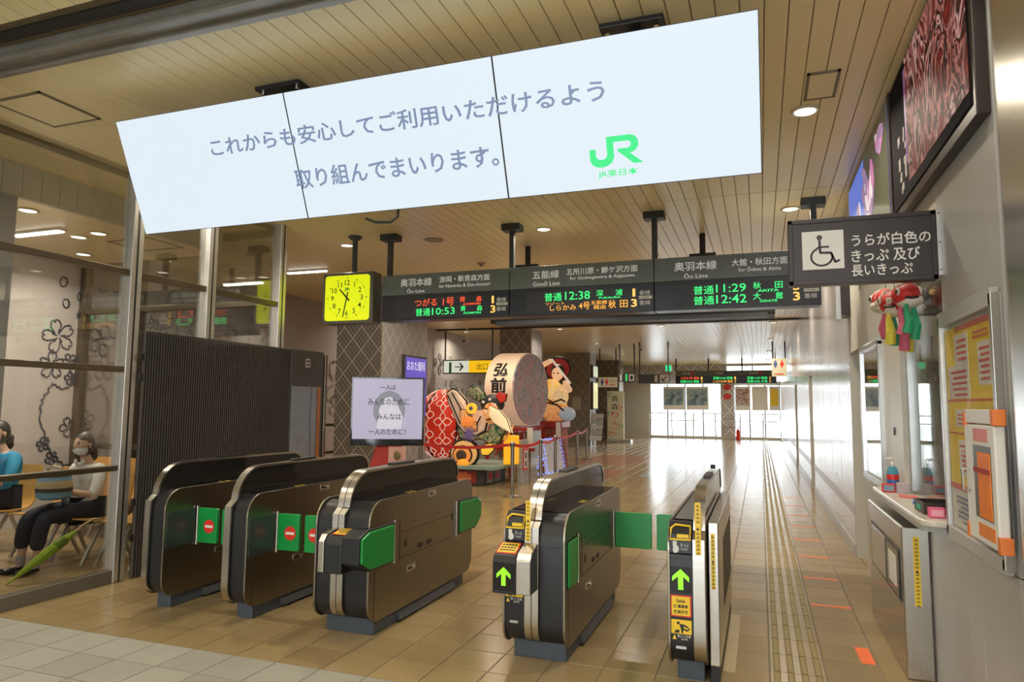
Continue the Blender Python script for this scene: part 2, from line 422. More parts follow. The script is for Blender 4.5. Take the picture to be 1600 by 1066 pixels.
for k, (a, e) in enumerate(((7.05, 7.85), (13.4, 14.3), (18.8, 20.))):
    d = struct(box('door_%d' % (k+1), cream, None, XW+.36, XW+.40, a, e, 0, 2.08), 'cream door at the back of a shallow alcove')
    box('door_jamb', cream, d, XW+.0, XW+.36, e+.0, e+.03, 0, 2.08)
    box('door_jamb', cream, d, XW+.165, XW+.36, a-.03, a, 0, 2.08)
    box('door_head', cream, d, XW+.165, XW+.36, a-.03, e+.03, 2.08, 2.12)
    MB().tube([(XW+.36, a+.1, 1.0), (XW+.31, a+.1, 1.0), (XW+.31, a+.22, 1.0)], .01).build('door_handle', chrome, d, smooth=True)
bb = mat('baseboard_grey', (.42, .41, .40), .3)
b = MB()
for a, e in segs: b.box(XW-.012, XW, a, e, 0, .13)
struct(b.build('baseboard_right', bb, None, bevel=.003), 'grey skirting along the corridor wall')
b = MB()
for a, e in segs: b.box(XW-.006, XW, a, e, .42, .52)
struct(b.build('trim_4', mat('kick_band', (.42, .38, .38), .3), None), 'grey kick band low on the corridor wall')
# steel corner column at the camera end of the office wall
struct(MB().prism([(.78, 1.2), (.78, 2.66), (.80, 2.75), (.84, 2.88), (.88, 3.02), (.90, 3.055), (1.3, 3.055), (1.3, 1.2)], 'z', 0, ZC).build('wall_column_right', steel, None, smooth=True), 'stainless clad corner column')
# window of the ticket office
wf = mat('window_frame_alu', (.55, .55, .53), .3, .8)
win = struct(MB().box(XW+.05, XW+.058, 4.0, 5.16, .97, 2.24).build('window_1', glass('office_glass', (.9, .92, .9)), None), 'ticket office service window')
for a in ((4.0, 4.04, .97, 2.24), (5.12, 5.16, .97, 2.24), (4.0, 5.16, 2.20, 2.24)):
    box('window_frame', wf, win, XW+.03, XW+.08, *a, .003)
box('window_sill', mat('sill_pale', (.60, .57, .50), .25), win, XW+.001, 1.06, 3.99, 5.165, .88, .95)
# framed glass panel further along
w2 = struct(MB().box(XW-.01, XW+.002, 5.90, 6.88, .95, 1.99).build('window_2', mat('mirror_glass', (.55, .57, .57), .04, 1., var=.02), None), 'mirror-like framed glass panel in the office wall')
for a in ((5.86, 5.90, .92, 2.02), (6.88, 6.92, .92, 2.02), (5.86, 6.92, 1.99, 2.03), (5.86, 6.92, .90, .95)):
    box('window_frame', wf, w2, XW-.03, XW+.01, *a, .004)
# office interior
inm = mat('office_interior', (.36, .35, .33), .6)
wi = struct(box('wall_office', inm, None, 3.0, 3.1, 2.5, 6.6, 0, ZC), 'back wall inside the ticket office')
box('office_end', inm, wi, 1.05, 3.0, 6.5, 6.6, 0, ZC); box('office_end', inm, wi, 1.05, 3.0, 3.3, 3.4, 0, ZC)
box('office_ceiling', inm, wi, 1.05, 3.0, 3.3, 6.6, 2.7, 2.75); box('office_floor', inm, wi, 1.05, 3.0, 3.3, 6.6, -.02, .01)
# ---- left side
wallm = mat('left_wall', (.50, .45, .43), .42, var=.03, vs=2)
wall_left = struct(box('wall_left', wallm, None, -8.45, -8.3, -8, 36, 0, ZC), 'beige pink wall printed with blossom outlines')
for z in (.95, 2.2, 3.0): box('wall_joint', mat('joint', (.30, .27, .26), .6), wall_left, -8.302, -8.297, 6.6, 36, z, z+.006)
wb = struct(box('wall_back', wallm, None, -9.2, -4.5, -8.15, -8.0, 0, ZC), 'wall of the concourse behind the viewer')
box('wall_panel', wallm, wb, 1.0, 1.4, -8.15, -8.0, 0, ZC); box('wall_panel', wallm, wb, -4.5, 1.0, -8.15, -8.0, 2.9, ZC)
struct(box('wall_near_right', greypanel, None, 1.25, 1.4, -8, 2.9, 0, ZC), 'concourse side wall behind the viewer')
# blossom outlines
ink = mat('decal_ink', (.05, .05, .075), .5)
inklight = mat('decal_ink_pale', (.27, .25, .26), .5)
def onwall(yc, zc, pts, s): return [(-8.296, yc+p[0]*s, zc+p[1]*s) for p in pts]
def petal(n=14):
    return [(.36*math.sin(2*math.pi*k/n)*(1 if k else 1), -.5*math.cos(2*math.pi*k/n)+(.14 if k == n//2 else 0)*-1) for k in range(n)]
def blossom():
    pts = []
    for k in range(5):
        a0 = 2*math.pi*k/5+math.pi/2
        for t, rr in ((-.62, .30), (-.5, .75), (-.28, 1.0), (-.1, 1.06), (0, .90), (.1, 1.06), (.28, 1.0), (.5, .75)):
            a = a0+t*.95; pts.append((rr*math.cos(a), rr*math.sin(a)))
    return pts
def decal(kind, y, z, s, m, r=.009, rot=0.):
    pts = petal() if kind == 'petal' else blossom()
    c, q = math.cos(rot), math.sin(rot); pts = [(p[0]*c-p[1]*q, p[0]*q+p[1]*c) for p in pts]
    b = MB().tube(onwall(y, z, pts, s), r, 4, True)
    if kind == 'blossom':
        for k in range(5):
            a = 2*math.pi*k/5+rot; b.tube(onwall(y, z, [(.12*math.cos(a), .12*math.sin(a)), (.45*math.cos(a), .45*math.sin(a))], s), r*.8, 4)
    b.build(kind+'_decal', m, wall_left)
for y, z, s in ((6.2, 3.02, .10), (6.45, 2.87, .10), (6.25, 2.75, .09), (6.46, 2.63, .09), (6.62, 2.63, .08), (6.53, 2.46, .08)):
    decal('petal', y, z, s*1.3, ink, .012, random.uniform(-.6, .6))
for y, z, s, ro in ((6.18, 2.32, .20, .3), (6.12, 1.95, .16, 0), (6.35, 2.02, .09, .5), (6.38, 1.80, .08, .2), (6.40, 1.18, .12, .4), (6.62, 1.25, .13, .1),
                    (6.08, .98, .08, .2), (6.2, .80, .08, .7), (6.75, 2.2, .10, .2), (8.0, 2.72, .42, .1), (7.6, 2.62, .10, .5), (7.4, 1.30, .10, .0), (7.2, 1.5, .08, .3), (8.5, 2.35, .12, .6)):
    decal('blossom', y, z, s, ink, .011, ro)
vine = [(6.85, 2.38), (6.65, 2.28), (6.5, 2.18), (6.42, 2.05), (6.38, 1.9), (6.42, 1.72), (6.3, 1.66), (6.14, 1.72), (6.06, 1.58), (6.0, 1.42), (6.04, 1.25), (6.1, 1.1), (6.16, .92), (6.28, .76), (6.45, .66), (6.62, .7), (6.78, .62), (6.95, .78)]
pth = []
for k in range(len(vine)-1):
    for q in range(6):
        t = q/6; pth.append((-8.296, vine[k][0]*(1-t)+vine[k+1][0]*t+random.uniform(-.02, .02), vine[k][1]*(1-t)+vine[k+1][1]*t+random.uniform(-.02, .02)))
MB().tube(pth, .012, 4).build('vine_decal', ink, wall_left)
pth = [(-8.296, 7.1+.06*k, 2.45+.16*math.sin(k*.7)+.05*math.sin(k*2.3)) for k in range(34)]
MB().tube(pth, .011, 4).build('vine_decal', ink, wall_left)
for k in range(18):
    decal('petal', 8.9+random.random()*1.3, 2.55+random.random()*.45, .07, ink, .008, random.uniform(-1, 1))
for y, z, s, ro in ((12.2, 1.95, .42, .2), (11.4, 2.0, .20, .3), (12.3, 1.45, .25, .7), (11.0, 1.55, .15, .2)):
    decal('blossom', y, z, s, inklight, .012, ro)
for k in range(58):
    decal('petal', 16.5+random.random()*9, 1.5+random.random()*1.4, .14+random.random()*.09, inklight, .014, random.uniform(-.7, .7))
# ---- patterned pillars
lat = lattice_mat('lattice_paper', (.13, .11, .10), (.42, .37, .29), 2.9)
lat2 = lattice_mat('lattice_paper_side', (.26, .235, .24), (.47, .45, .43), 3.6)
latp = lattice_mat('lattice_paper_pale', (.24, .215, .20), (.50, .46, .41), 2.9)
def pillar(n, x0, x1, y0, y1, label, lat=lat):
    p = struct(box(n, lat, None, x0, x1, y0, y1, 0, ZC), label)
    box('pillar_side', lat2, p, x1, x1+.006, y0+.01, y1-.01, 0, ZC)
    for y in (y0-.004,): box('pillar_edge', mat('pillar_edge_strip', (.40, .36, .24), .4), p, x1-.012, x1+.008, y, y+.014, 0, ZC)
    box('pillar_plinth', bb, p, x0-.01, x1+.012, y0-.01, y1+.01, 0, .12)
    return p
pillar('pillar_1', -6.95, -6.05, 10.25, 11.95, 'lattice-papered pillar behind the television')
pillar('pillar_2', -6.60, -5.70, 17.35, 18.3, 'lattice-papered pillar behind the festival floats')
p3 = pillar('pillar_3', -7.03, -6.09, 25.7, 26.7, 'lattice-papered pillar with a pale notice, far along the hall', latp)
box('notice', cream, p3, -6.78, -6.45, 25.68, 25.70, 1.35, 1.85)
struct(box('pillar_4', lat, None, -8.2, -5.9, 30.5, 31.5, 0, ZC), 'dark lattice-papered wall end beyond the apple sign')
# ---- far wall with windows
FY = 34.3
lat3 = lattice_mat('lattice_paper_far', (.42, .39, .37), (.78, .75, .71), 1.3)
wall_far = struct(box('wall_far', lat3, None, -8.3, -1.5, FY, FY+.2, 2.6, ZC), 'lattice-papered band above the far windows')
box('wall_panel', cream, wall_far, -8.3, -5.1, FY, FY+.2, 0, 2.6); box('wall_panel', cream, wall_far, -1.5, XW+.3, FY, FY+.2, 2.52, 2.72)
box('wall_panel', lat3, wall_far, -1.75, -1.15, FY-.25, FY+.2, 0, 2.6); box('wall_panel', cream, wall_far, -1.5, XW+.3, FY, FY+.2, 3.45, ZC)
winfr = mat('far_window_frame', (.10, .12, .16), .4, .3)
gl = glass('window_glass', (.97, .98, .98), .05)
def farwin(n, x0, x1, z0, z1, mull):
    wn = struct(MB().box(x0, x1, FY+.09, FY+.10, z0, z1).build('window_%d' % n, gl, None), 'bright far window')
    for x in [x0+(x1-x0)*k/mull for k in range(mull+1)]: box('window_mullion', winfr, wn, x-.032, x+.032, FY+.05, FY+.13, z0, z1)
    box('window_sill', cream, wn, x0, x1, FY-.02, FY+.2, z0-.12, z0); return wn
farwin(3, -5.1, -1.75, .12, 2.6, 4); farwin(4, -1.15, XW, .12, 2.52, 3); farwin(5, -1.5, XW, 2.72, 3.45, 2)
rail = mat('pale_handrail', (.62, .60, .57), .4, .2)
hr = thing('handrail', 'pale double handrail in front of the far windows', 'handrail', (-2.2, FY-.5, 0))
for z in (.85, 1.2): MB().tube([(-5.2, FY-.5, z), (XW-.1, FY-.5, z)], .025).build('rail_bar', rail, hr, smooth=True)
for x in (-5.1, -4.0, -3.0, -2.0, -.9, .1): MB().tube([(x, FY-.5, 0), (x, FY-.5, 1.22)], .03).build('rail_post', rail, hr, smooth=True)
# outside ground seen through the windows
struct(box('ground_outside', mat('pale_ground', (.6, .6, .6), .8), None, -30, 30, 36.6, 80, -.4, -.3), 'pale ground outside the far windows')

# ================================================================== LIGHTS OF THE PLACE AND ADDED FILL LAMPS
lens = em('lamp_lens', (1, .94, .80), 3.5)
ring = mat('lamp_ring', (.62, .56, .42), .35, .4)
DLAB = {(.34, 5.0): 'round downlight beside the small painted ceiling hatch', (.34, 7.5): 'round downlight by the pole above the wheelchair sign', (-2.32, 7.5): 'round downlight past the Gono Line hanger pole', (-4.98, 7.5): 'round downlight behind the clock pole', (-7.7, 17.6): 'round downlight near the exit sign'}
def downlight(x, y, z=ZC, power=LAMP_W, c=LAMP_C):
    lab = DLAB.get((x, y), 'round downlight in the far or near board ceiling rows, some of them added fill' if z == ZC else 'round downlight in the low waiting room ceiling, one of them added fill')
    t = thing('downlight', lab, 'ceiling light', (x, y, z), 0, 'recessed ceiling downlights')
    MB().lathe([(.095, 0), (.095, -.012), (.085, -.018), (.072, -.012), (.072, -.004)], (x, y, z), 24).build('trim_ring', ring, t, smooth=True)
    MB().lathe([(.070, -.004), (.070, -.010), (.04, -.013)], (x, y, z), 20).build('lens', lens, t, smooth=True)
    l = bpy.data.lights.new('downlight_lamp', 'AREA'); l.shape = 'DISK'; l.size = .13; l.energy = power; l.color = c; l.spread = R(150)
    o = bpy.data.objects.new('downlight_lamp', l); COL.objects.link(o); o.parent = t; o.location = (0, 0, -.025)
for y in (-5.2, -2.6, 0., 2.2, 5.0, 7.5, 10.2, 13., 17.6, 22., 26.6, 31.5):  # rows well behind the camera, near-right lamp and farthest row are added fill
    for x in (.34, -2.32, -4.98):
        downlight(x, y)
downlight(-7.6, 13.2); downlight(-7.7, 17.6)
striplens = em('strip_lens', (1, .97, .9), 6.)
def strip(x0, x1, y, z, power, label):
    t = thing('strip_light', label, 'ceiling light', ((x0+x1)/2, y, z))
    box('housing', white, t, x0-.02, x1+.02, y-.05, y+.05, z-.02, z)
    box('diffuser', striplens, t, x0, x1, y-.035, y+.035, z-.035, z-.018, .006)
    l = bpy.data.lights.new('strip_lamp', 'AREA'); l.shape = 'RECTANGLE'; l.size = x1-x0; l.size_y = .06; l.energy = power; l.color = (1, .93, .8)
    o = bpy.data.objects.new('strip_lamp', l); COL.objects.link(o); o.parent = t; o.location = (0, 0, -.045)
strip(-7.4, -6.72, 4.96, 3.27, 13, 'bright slim strip light in the low waiting room ceiling')
strip(-6.9, -6.2, 8.8, ZC, 13, 'slim strip light beyond the glazed end of the waiting room')
strip(1.5, 2.6, 4.6, 2.7, 14, 'strip light inside the ticket office')

# ================================================================== TICKET GATES
smoked = mat('smoked_acrylic', (.02, .018, .016), .07, var=.1)
GF, GB = 3.95, 5.63
def prof(f, bk, z0, z1, rf, rb):
    return arc(f+rf*.8, z0+rf*.8, rf*.8, 270, 180, 6)[::1]+arc(f+rf, z1-rf, rf, 180, 90, 6)+arc(bk-rb, z1-rb, rb, 90, 0, 5)+arc(bk-rb*1.2, z0+rb*1.2, rb*1.2, 0, -90, 5)
def band(pts, th, x0, x1):
    # strip of steel following an open outline, thickness th inward
    b = MB(); n = len(pts); q = []
    cy = sum(p[0] for p in pts)/n; cz = sum(p[1] for p in pts)/n
    for i, p in enumerate(pts):
        a = Vector(pts[max(0, i-1)]); c = Vector(pts[min(n-1, i+1)]); t = (c-a).normalized(); nn = Vector((-t.y, t.x))
        if nn.dot(Vector((cy, cz-.2))-Vector(p)) < 0: nn = -nn
        q.append((p[0]+nn.x*th, p[1]+nn.y*th))
    vs = [(x, p[0], p[1]) for x in (x0, x1) for p in pts]+[(x, p[0], p[1]) for x in (x0, x1) for p in q]
    f = []
    for i in range(n-1):
        f += [(i, i+1, n+i+1, n+i), (2*n+i, 3*n+i, 3*n+i+1, 2*n+i+1), (i, 2*n+i, 2*n+i+1, i+1), (n+i, n+i+1, 3*n+i+1, 3*n+i)]
    f += [(0, n, 3*n, 2*n), (n-1, 3*n-1, 4*n-1, 2*n-1)]
    return b.add(vs, f)
def arrow_pts(cx, cz, s):
    P = [(0, 1), (.82, .25), (.82, -.22), (.25, .28), (.25, -1), (-.25, -1), (-.25, .28), (-.82, -.22), (-.82, .25)]
    return [(cx+p[0]*s, cz+p[1]*s) for p in P]
limeglow = em('lime_arrow', (.32, .95, .02), .85)
def noentry(parent, x, y, z, r):
    d = MB().prism([(x+r*math.cos(2*math.pi*k/28), z+r*math.sin(2*math.pi*k/28)) for k in range(28)], 'y', y-.002, y).build('no_entry_disc', redm, parent)
    box('no_entry_bar', whitetx, d, x-r*.72, x+r*.72, y-.0035, y-.002, z-r*.18, z+r*.18)
def flap(t, x0, x1, y, sign=False, hinge=None):
    f = MB().prism(rrect(x0, x1, .44, .70, .012), 'y', y-.014, y+.014).build('gate_flap', green, t, bevel=.004)
    if sign: noentry(f, x0+.085 if x1-x0 > .25 else (x0+x1)/2+.02, y-.0145, .565, .05)
    if hinge is not None:
        box('flap_hinge', steel, t, hinge-.012, hinge+.012, y-.018, y+.018, .425, .715, .003)
def pict_run(parent, x0, x1, z0, z1, y):
    # yellow warning sticker: running figure with a case, caution strip below
    s = box('warning_sticker', yellow, parent, x0, x1, y-.0015, y, z0, z1)
    w_, h_ = x1-x0, z1-z0; X = lambda u: x0+u*w_; Z = lambda v: z0+v*h_
    box('sticker_strip', blackp, s, x0, x1, y-.0025, y-.0015, z0, Z(.32))
    MB().prism([(X(.06), Z(.05)), (X(.26), Z(.05)), (X(.16), Z(.28))], 'y', y-.0035, y-.0025).build('caution_triangle', yellow, s)
    text('sticker_text', '扉にご注意', (X(.30), Z(.16), X(.95), Z(.29)), y-.0025, whitetx, s)
    text('sticker_text', 'CAUTION', (X(.48), Z(.04), X(.80), Z(.12)), y-.0025, whitetx, s)
    f = MB()
    f.prism([(X(.35)+.05*w_*math.cos(k*.628)*1.6, Z(.84)+.05*h_*math.sin(k*.628)*1.3) for k in range(10)], 'y', y-.003, y-.0015)
    f.prism([(X(.40), Z(.80)), (X(.62), Z(.78)), (X(.60), Z(.58)), (X(.48), Z(.55))], 'y', y-.003, y-.0015)
    f.prism([(X(.60), Z(.80)), (X(.82), Z(.70)), (X(.88), Z(.60)), (X(.80), Z(.62)), (X(.62), Z(.70))], 'y', y-.003, y-.0015)
    f.prism([(X(.48), Z(.60)), (X(.60), Z(.56)), (X(.58), Z(.36)), (X(.50), Z(.36))], 'y', y-.003, y-.0015)
    f.prism([(X(.58), Z(.62)), (X(.80), Z(.54)), (X(.90), Z(.64)), (X(.93), Z(.60)), (X(.80), Z(.46)), (X(.58), Z(.54))], 'y', y-.003, y-.0015)
    f.prism([(X(.18), Z(.48)), (X(.40), Z(.52)), (X(.40), Z(.38)), (X(.18), Z(.35))], 'y', y-.003, y-.0015)
    f.build('running_figure', blackp, s)
def vertical_strip(parent, x0, x1, z0, z1, y):
    s = box('yellow_strip', yellow, parent, x0, x1, y-.0015, y, z0, z1)
    zm = (z0+z1)/2; m_ = (x1-x0)*.2
    b = MB(); n_ = int((z1-z0)/.021)
    for k in range(n_):
        z = z1-.008-(k+1)*.021+.006
        if abs(z-zm) < .014: continue
        b.box(x0+m_, x1-m_, y-.0022, y-.0015, z, z+.004); b.box(x0+m_*1.6, x1-m_*1.6, y-.0022, y-.0015, z+.007, z+.0105)
    b.build('strip_print', blackp, s)['kind'] = 'stuff'
    MB().prism([(x0+m_, zm-.008), (x1-m_, zm-.008), ((x0+x1)/2, zm+.01)], 'y', y-.0022, y-.0015).build('caution_triangle', blackp, s)
    return s
def ic_sticker(parent, x0, x1, z0, z1, y):
    s = box('notice_sticker', redm, parent, x0, x1, y-.001, y, z0, z1)
    p = box('sticker_face', yellow, s, x0+.007, x1-.007, y-.002, y-.001, z0+.007, z1-.007)
    h = z1-z0; xa, xb = x0+.018, x1-.018
    text('sticker_text', 'Suica', (xa+.015, z0+h*.66, xb-.015, z0+h*.82), y-.002, blackp, s, bold=.02)
    text('sticker_text', 'IC 乗車券', (xa, z0+h*.40, xb, z0+h*.57), y-.002, blackp, s, bold=.02)
    text('sticker_text', '使用不可', (xa, z0+h*.14, xb, z0+h*.31), y-.002, blackp, s, bold=.02)
def ticket_face(t, x0, x1, y, ypanel=None):
    # ticket slot with a yellow rim, hand-and-ticket mark
    yo = y-.012
    w_ = x1-x0
    rim = [(x0+.10*w_, .775), (x0+.92*w_, .775), (x0+.92*w_, .845), (x0+.30*w_, .85), (x0+.12*w_, .83)]
    face = MB().prism([(y, .69), (y-.012, .70), (y-.008, .80), (y+.035, .865), (y+.08, .865), (y+.08, .69)], 'x', x0+.004, x1-.002).build('slot_housing', black, t, bevel=.004)
    MB().tube([(p[0], yo-.001+max(0, p[1]-.79)*.45, p[1]) for p in rim], .0065, 6, True).build('slot_rim', yellow, face, smooth=True)
    box('slot_tray', yellow, face, x0+.38*w_, x0+.86*w_, yo-.006, yo+.01, .785, .803)
    # hand and ticket
    g = mat('white_decal', (.7, .7, .68), .5)
    h = MB().prism([(x0+.20*w_, .735), (x0+.37*w_, .74), (x0+.37*w_, .765), (x0+.20*w_, .765)], 'y', yo-.0005, yo+.001)
    h.prism([(x0+.20*w_, .715), (x0+.26*w_, .70), (x0+.40*w_, .705), (x0+.46*w_, .722), (x0+.42*w_, .74), (x0+.37*w_, .74), (x0+.22*w_, .735)], 'y', yo-.0005, yo+.001)
    h.build('hand_decal', g, face)
    text('slot_text', 'きっぷ', (x0+.52*w_, .735, x0+.85*w_, .755), yo+.002, g, face)
    text('slot_text', 'TICKET', (x0+.53*w_, .718, x0+.82*w_, .728), yo+.002, g, face)

def gate(label, xl, xr, bands, right_detail=True, left_black=None):
    t = thing('ticket_gate', label, 'ticket gate', ((xl+xr)/2, GF, 0), 0, 'automatic ticket gates')
    pr = prof(GF+.012, GB-.012, .10, .853, .15, .10)
    MB().prism(pr, 'x', xl+.012, xr-.012).build('body', black, t, smooth=True)
    ps = prof(GF, GB, .09, .865, .15, .10)
    for s, a, e in ((1, xr-.013, xr), (-1, xl, xl+.013)):
        sd = MB().prism(ps, 'x', a, e).build('side_panel', steel_side, t, bevel=.002)
        xo = e if s > 0 else a
        d = .0015*s
        if s > 0 and right_detail:
            ln = blackp
            box('panel_seam', ln, sd, xo, xo+d, GF+.07, GF+.074, .10, .43)
            box('panel_seam', ln, sd, xo, xo+d, 4.34, 5.26, .610, .613)
            box('panel_seam', ln, sd, xo, xo+d, 4.34, 5.29, .432, .436)
            box('panel_seam', ln, sd, xo, xo+d, 4.345, 4.349, .43, .70)
            for (y, z) in ((4.42, .50), (5.2, .57)): 
                for k in range(2): box('speaker_vent', ln, sd, xo, xo+d, y+.018*k, y+.018*k+.011, z, z+.05)
            for y in (4.62, 4.65, 4.68, 4.76, 4.79, 4.82): box('speaker_vent', ln, sd, xo, xo+d, y, y+.02, .455, .488)
            for k in range(6): box('sensor_dot', ln, sd, xo, xo+d, 4.42+.13*k, 4.43+.13*k, .66, .67)
            for (y, z) in ((4.46, .315), (4.78, .80)):
                lp = MB().prism(rrect(y, y+.13, z, z+.05, .012), 'x', xo-.001, xo+.003).build('lock_plate', steel, sd, bevel=.001)
                box('lock_slot', blackp, lp, xo+.003, xo+.0045, y+.02, y+.075, z+.018, z+.030)
                MB().tube([(xo+.002, y+.10, z+.025), (xo+.009, y+.10, z+.025)], .011, 10).build('lock_knob', chrome, lp, smooth=True)
    # top card deck
    box('top_deck', blackgloss, t, xl+.02, xr-.02, GF+.16, GB-.12, .853, .862, .003)
    for y in (4.55, 4.62): box('reader_mark', yellow, t, xr-.075, xr-.03, y, y+.012, .862, .8635)
    # fin
    fo = arc(4.05, .222, .115, 268, 180, 4)+[(3.935, .30), (3.935, .60), (3.940, .78)]+arc(4.24, .80, .245, 175, 92, 9)+[(4.6, 1.048), (5.3, 1.045)]+arc(5.58, .875, .165, 88, 0, 7)
    fx0, fx1 = bands[0][0], bands[-1][1]
    pan = [(y, z) for y, z in fo]
    MB().prism([(y+.008 if y < 4.3 else y-.008 if y > 5.4 else y, z-.008) for y, z in pan[6:]]+[(5.72, .83), (3.96, .60)], 'x', fx0+.006, fx1-.006).build('fin_panel', smoked, t)
    for (a, e) in bands: band(fo, .016, a, e).build('fin_trim', steel, t, smooth=True)
    MB().prism(rrect(4.62, 4.92, 1.045, 1.062, .006), 'x', fx0+.01, fx1-.01).build('fin_sensor', black, t)
    for z in (.67, .345):
        box('front_seam', blackp, t, xl+.013, xr-.013, GF+.0105, GF+.014, z, z+.003)
    # foot
    ft = MB().box(xl+.035, xr-.02, 4.06, 5.5, 0, .105).build('foot', bluegrey, t, bevel=.006)
    MB().prism([(xr-.02, .02), (xr+.012, .02), (xr-.012, .07), (xr-.02, .07)], 'y', 4.36, 5.28).build('foot_rail', darkgrey, ft)
    return t
# two slim gates with closed red-and-green flaps
g1 = gate('slim ticket gate with raised side fin beside the black slatted screen', -4.275, -4.095, [(-4.275, -4.225)])
g2 = gate('slim ticket gate with raised side fin between the slatted screen gate and the twin gate', -3.545, -3.355, [(-3.545, -3.49)])
flapgrey = mat('flap_housing', (.035, .045, .045), .25)
for g, xr in ((g1, -4.095), (g2, -3.355)):
    h = box('flap_housing', flapgrey, g, xr-.001, xr+.004, 3.97, 4.235, .44, .70, .002)
    for z in (.47, .67): MB().tube([(xr+.003, 3.99, z), (xr+.007, 3.99, z)], .006, 8).build('housing_screw', blackp, h)
    MB().tube([(xr+.014, 4.25, .425), (xr+.014, 4.25, .715)], .011, 10).build('flap_hinge', chrome, g, smooth=True)
    flap(g, xr+.02, xr+.205, 4.26, True)
g3 = gate('broad double gate with folded green flaps on its steel side and centre fin', -2.80, -2.385, [(-2.66, -2.618), (-2.613, -2.57)])
flap(g2, -3.10, -2.80, 4.26, True); flap(g1, -3.845, -3.55, 4.26, True)
# gate 3: front pod with folded flap, and rear pod
def wing(g, xr, y0, y1, front):
    s = -1 if front else 1
    if front: P = [(y0, .50), (y0, .665), (y0+.10, .70), (y1, .70), (y1, .435), (y0+.13, .435)]
    else: P = [(y0, .435), (y0, .71), (y1-.08, .70), (y1, .66), (y1, .52), (y1-.12, .435)]
    h = MB().prism(P, 'x', xr-.11, xr+.018).build('flap_pod', black, g, bevel=.006)
    c = (sum(p[0] for p in P)/6, sum(p[1] for p in P)/6)
    Q = [(c[0]+(p[0]-c[0])*.90, c[1]+(p[1]-c[1])*.90) for p in P]
    MB().prism(Q, 'x', xr+.01, xr+.032).build('folded_flap', green, h, bevel=.008)
    yh = y1+.012 if front else y0-.012
    MB().tube([(xr+.008, yh, .425), (xr+.008, yh, .71)], .012, 10).build('flap_hinge', chrome, h, smooth=True)
wing(g3, -2.385, 3.80, 4.25, True); wing(g3, -2.385, 5.30, 5.79, False)
pod = MB().prism([(3.795, .435), (3.795, .62), (3.83, .665), (3.96, .69), (3.97, .435)], 'x', -2.62, -2.49).build('front_pod', black, g3, bevel=.008)
MB().prism([(3.795, .44), (3.795, .63), (3.83, .672), (3.94, .695), (3.94, .44)], 'x', -2.665, -2.622).build('pod_trim', steel, pod, bevel=.004)
st = MB().add([(-2.595, 3.838, .672), (-2.43, 3.838, .672), (-2.43, 3.945, .693), (-2.595, 3.945, .693)], [(0, 1, 2, 3)]).build('notice_sticker', redm, pod)
MB().add([(-2.587, 3.845, .6745), (-2.438, 3.845, .6745), (-2.438, 3.94, .6932), (-2.587, 3.94, .6932)], [(0, 1, 2, 3)]).build('sticker_face', yellow, st)
b = MB()
for k, (a, e) in enumerate(((-2.56, -2.47), (-2.575, -2.455), (-2.575, -2.46))):
    y = 3.86+.026*k
    for q in range(5):
        u = a+(e-a)*q/5; b.add([(u, y, .678+(y-3.845)*.195), (u+(e-a)/7, y, .678+(y-3.845)*.195), (u+(e-a)/7, y+.013, .678+(y+.013-3.845)*.195), (u, y+.013, .678+(y+.013-3.845)*.195)], [(0, 1, 2, 3)])
b.build('sticker_text', blackp, st)
# gate 4
g4 = gate('broad double gate with green arrow pod, ticket slot and closed rear flap', -1.468, -1.085, [(-1.327, -1.287), (-1.282, -1.243)])
ticket_face(g4, -1.460, -1.330, GF+.012)
pod = MB().prism([(3.80, .425), (3.80, .60), (3.815, .64), (3.95, .69), (3.96, .425)], 'x', -1.478, -1.335).build('front_pod', black, g4, bevel=.008)
MB().prism([(3.795, .43), (3.795, .62), (3.825, .655), (3.95, .70), (3.95, .43)], 'x', -1.333, -1.245).build('pod_trim', steel, pod, bevel=.006)
scr = box('arrow_display', blackgloss, pod, -1.468, -1.345, 3.797, 3.80, .445, .60)
MB().prism(arrow_pts(-1.407, .525, .052), 'y', 3.7945, 3.797).build('arrow', limeglow, scr)
st = MB().add([(-1.47, 3.826, .647), (-1.345, 3.826, .647), (-1.345, 3.94, .689), (-1.47, 3.94, .689)], [(0, 1, 2, 3)]).build('notice_sticker', redm, pod)
MB().add([(-1.462, 3.836, .6525), (-1.353, 3.836, .6525), (-1.353, 3.932, .688), (-1.462, 3.932, .688)], [(0, 1, 2, 3)]).build('sticker_face', yellow, st)
b = MB()
for k in range(3):
    y = 3.85+.026*k
    for q in range(5):
        u = -1.452+.019*q; zz = lambda yy: .655+(yy-3.836)*.37
        b.add([(u, y, zz(y)), (u+.013, y, zz(y)), (u+.013, y+.013, zz(y+.013)), (u, y+.013, zz(y+.013))], [(0, 1, 2, 3)])
b.build('sticker_text', blackp, st)
pict_run(g4, -1.455, -1.345, .335, .45, GF+.0115)
box('front_plate', alu, g4, -1.425, -1.375, GF+.008, GF+.0115, .222, .236)
vertical_strip(g4, -1.322, -1.293, .705, .94, 3.937)
h = box('flap_recess', blackp, g4, -1.086, -1.083, 3.985, 4.24, .43, .71)
box('folded_flap', green, h, -1.084, -1.070, 4.0, 4.205, .44, .70, .005)
MB().tube([(-1.075, 4.225, .425), (-1.075, 4.225, .715)], .011, 10).build('flap_hinge', chrome, h, smooth=True)
MB().tube([(-1.072, 5.30, .43), (-1.072, 5.30, .715)], .012, 10).build('flap_hinge', chrome, g4, smooth=True)
flap(g4, -1.058, -.785, 5.30)
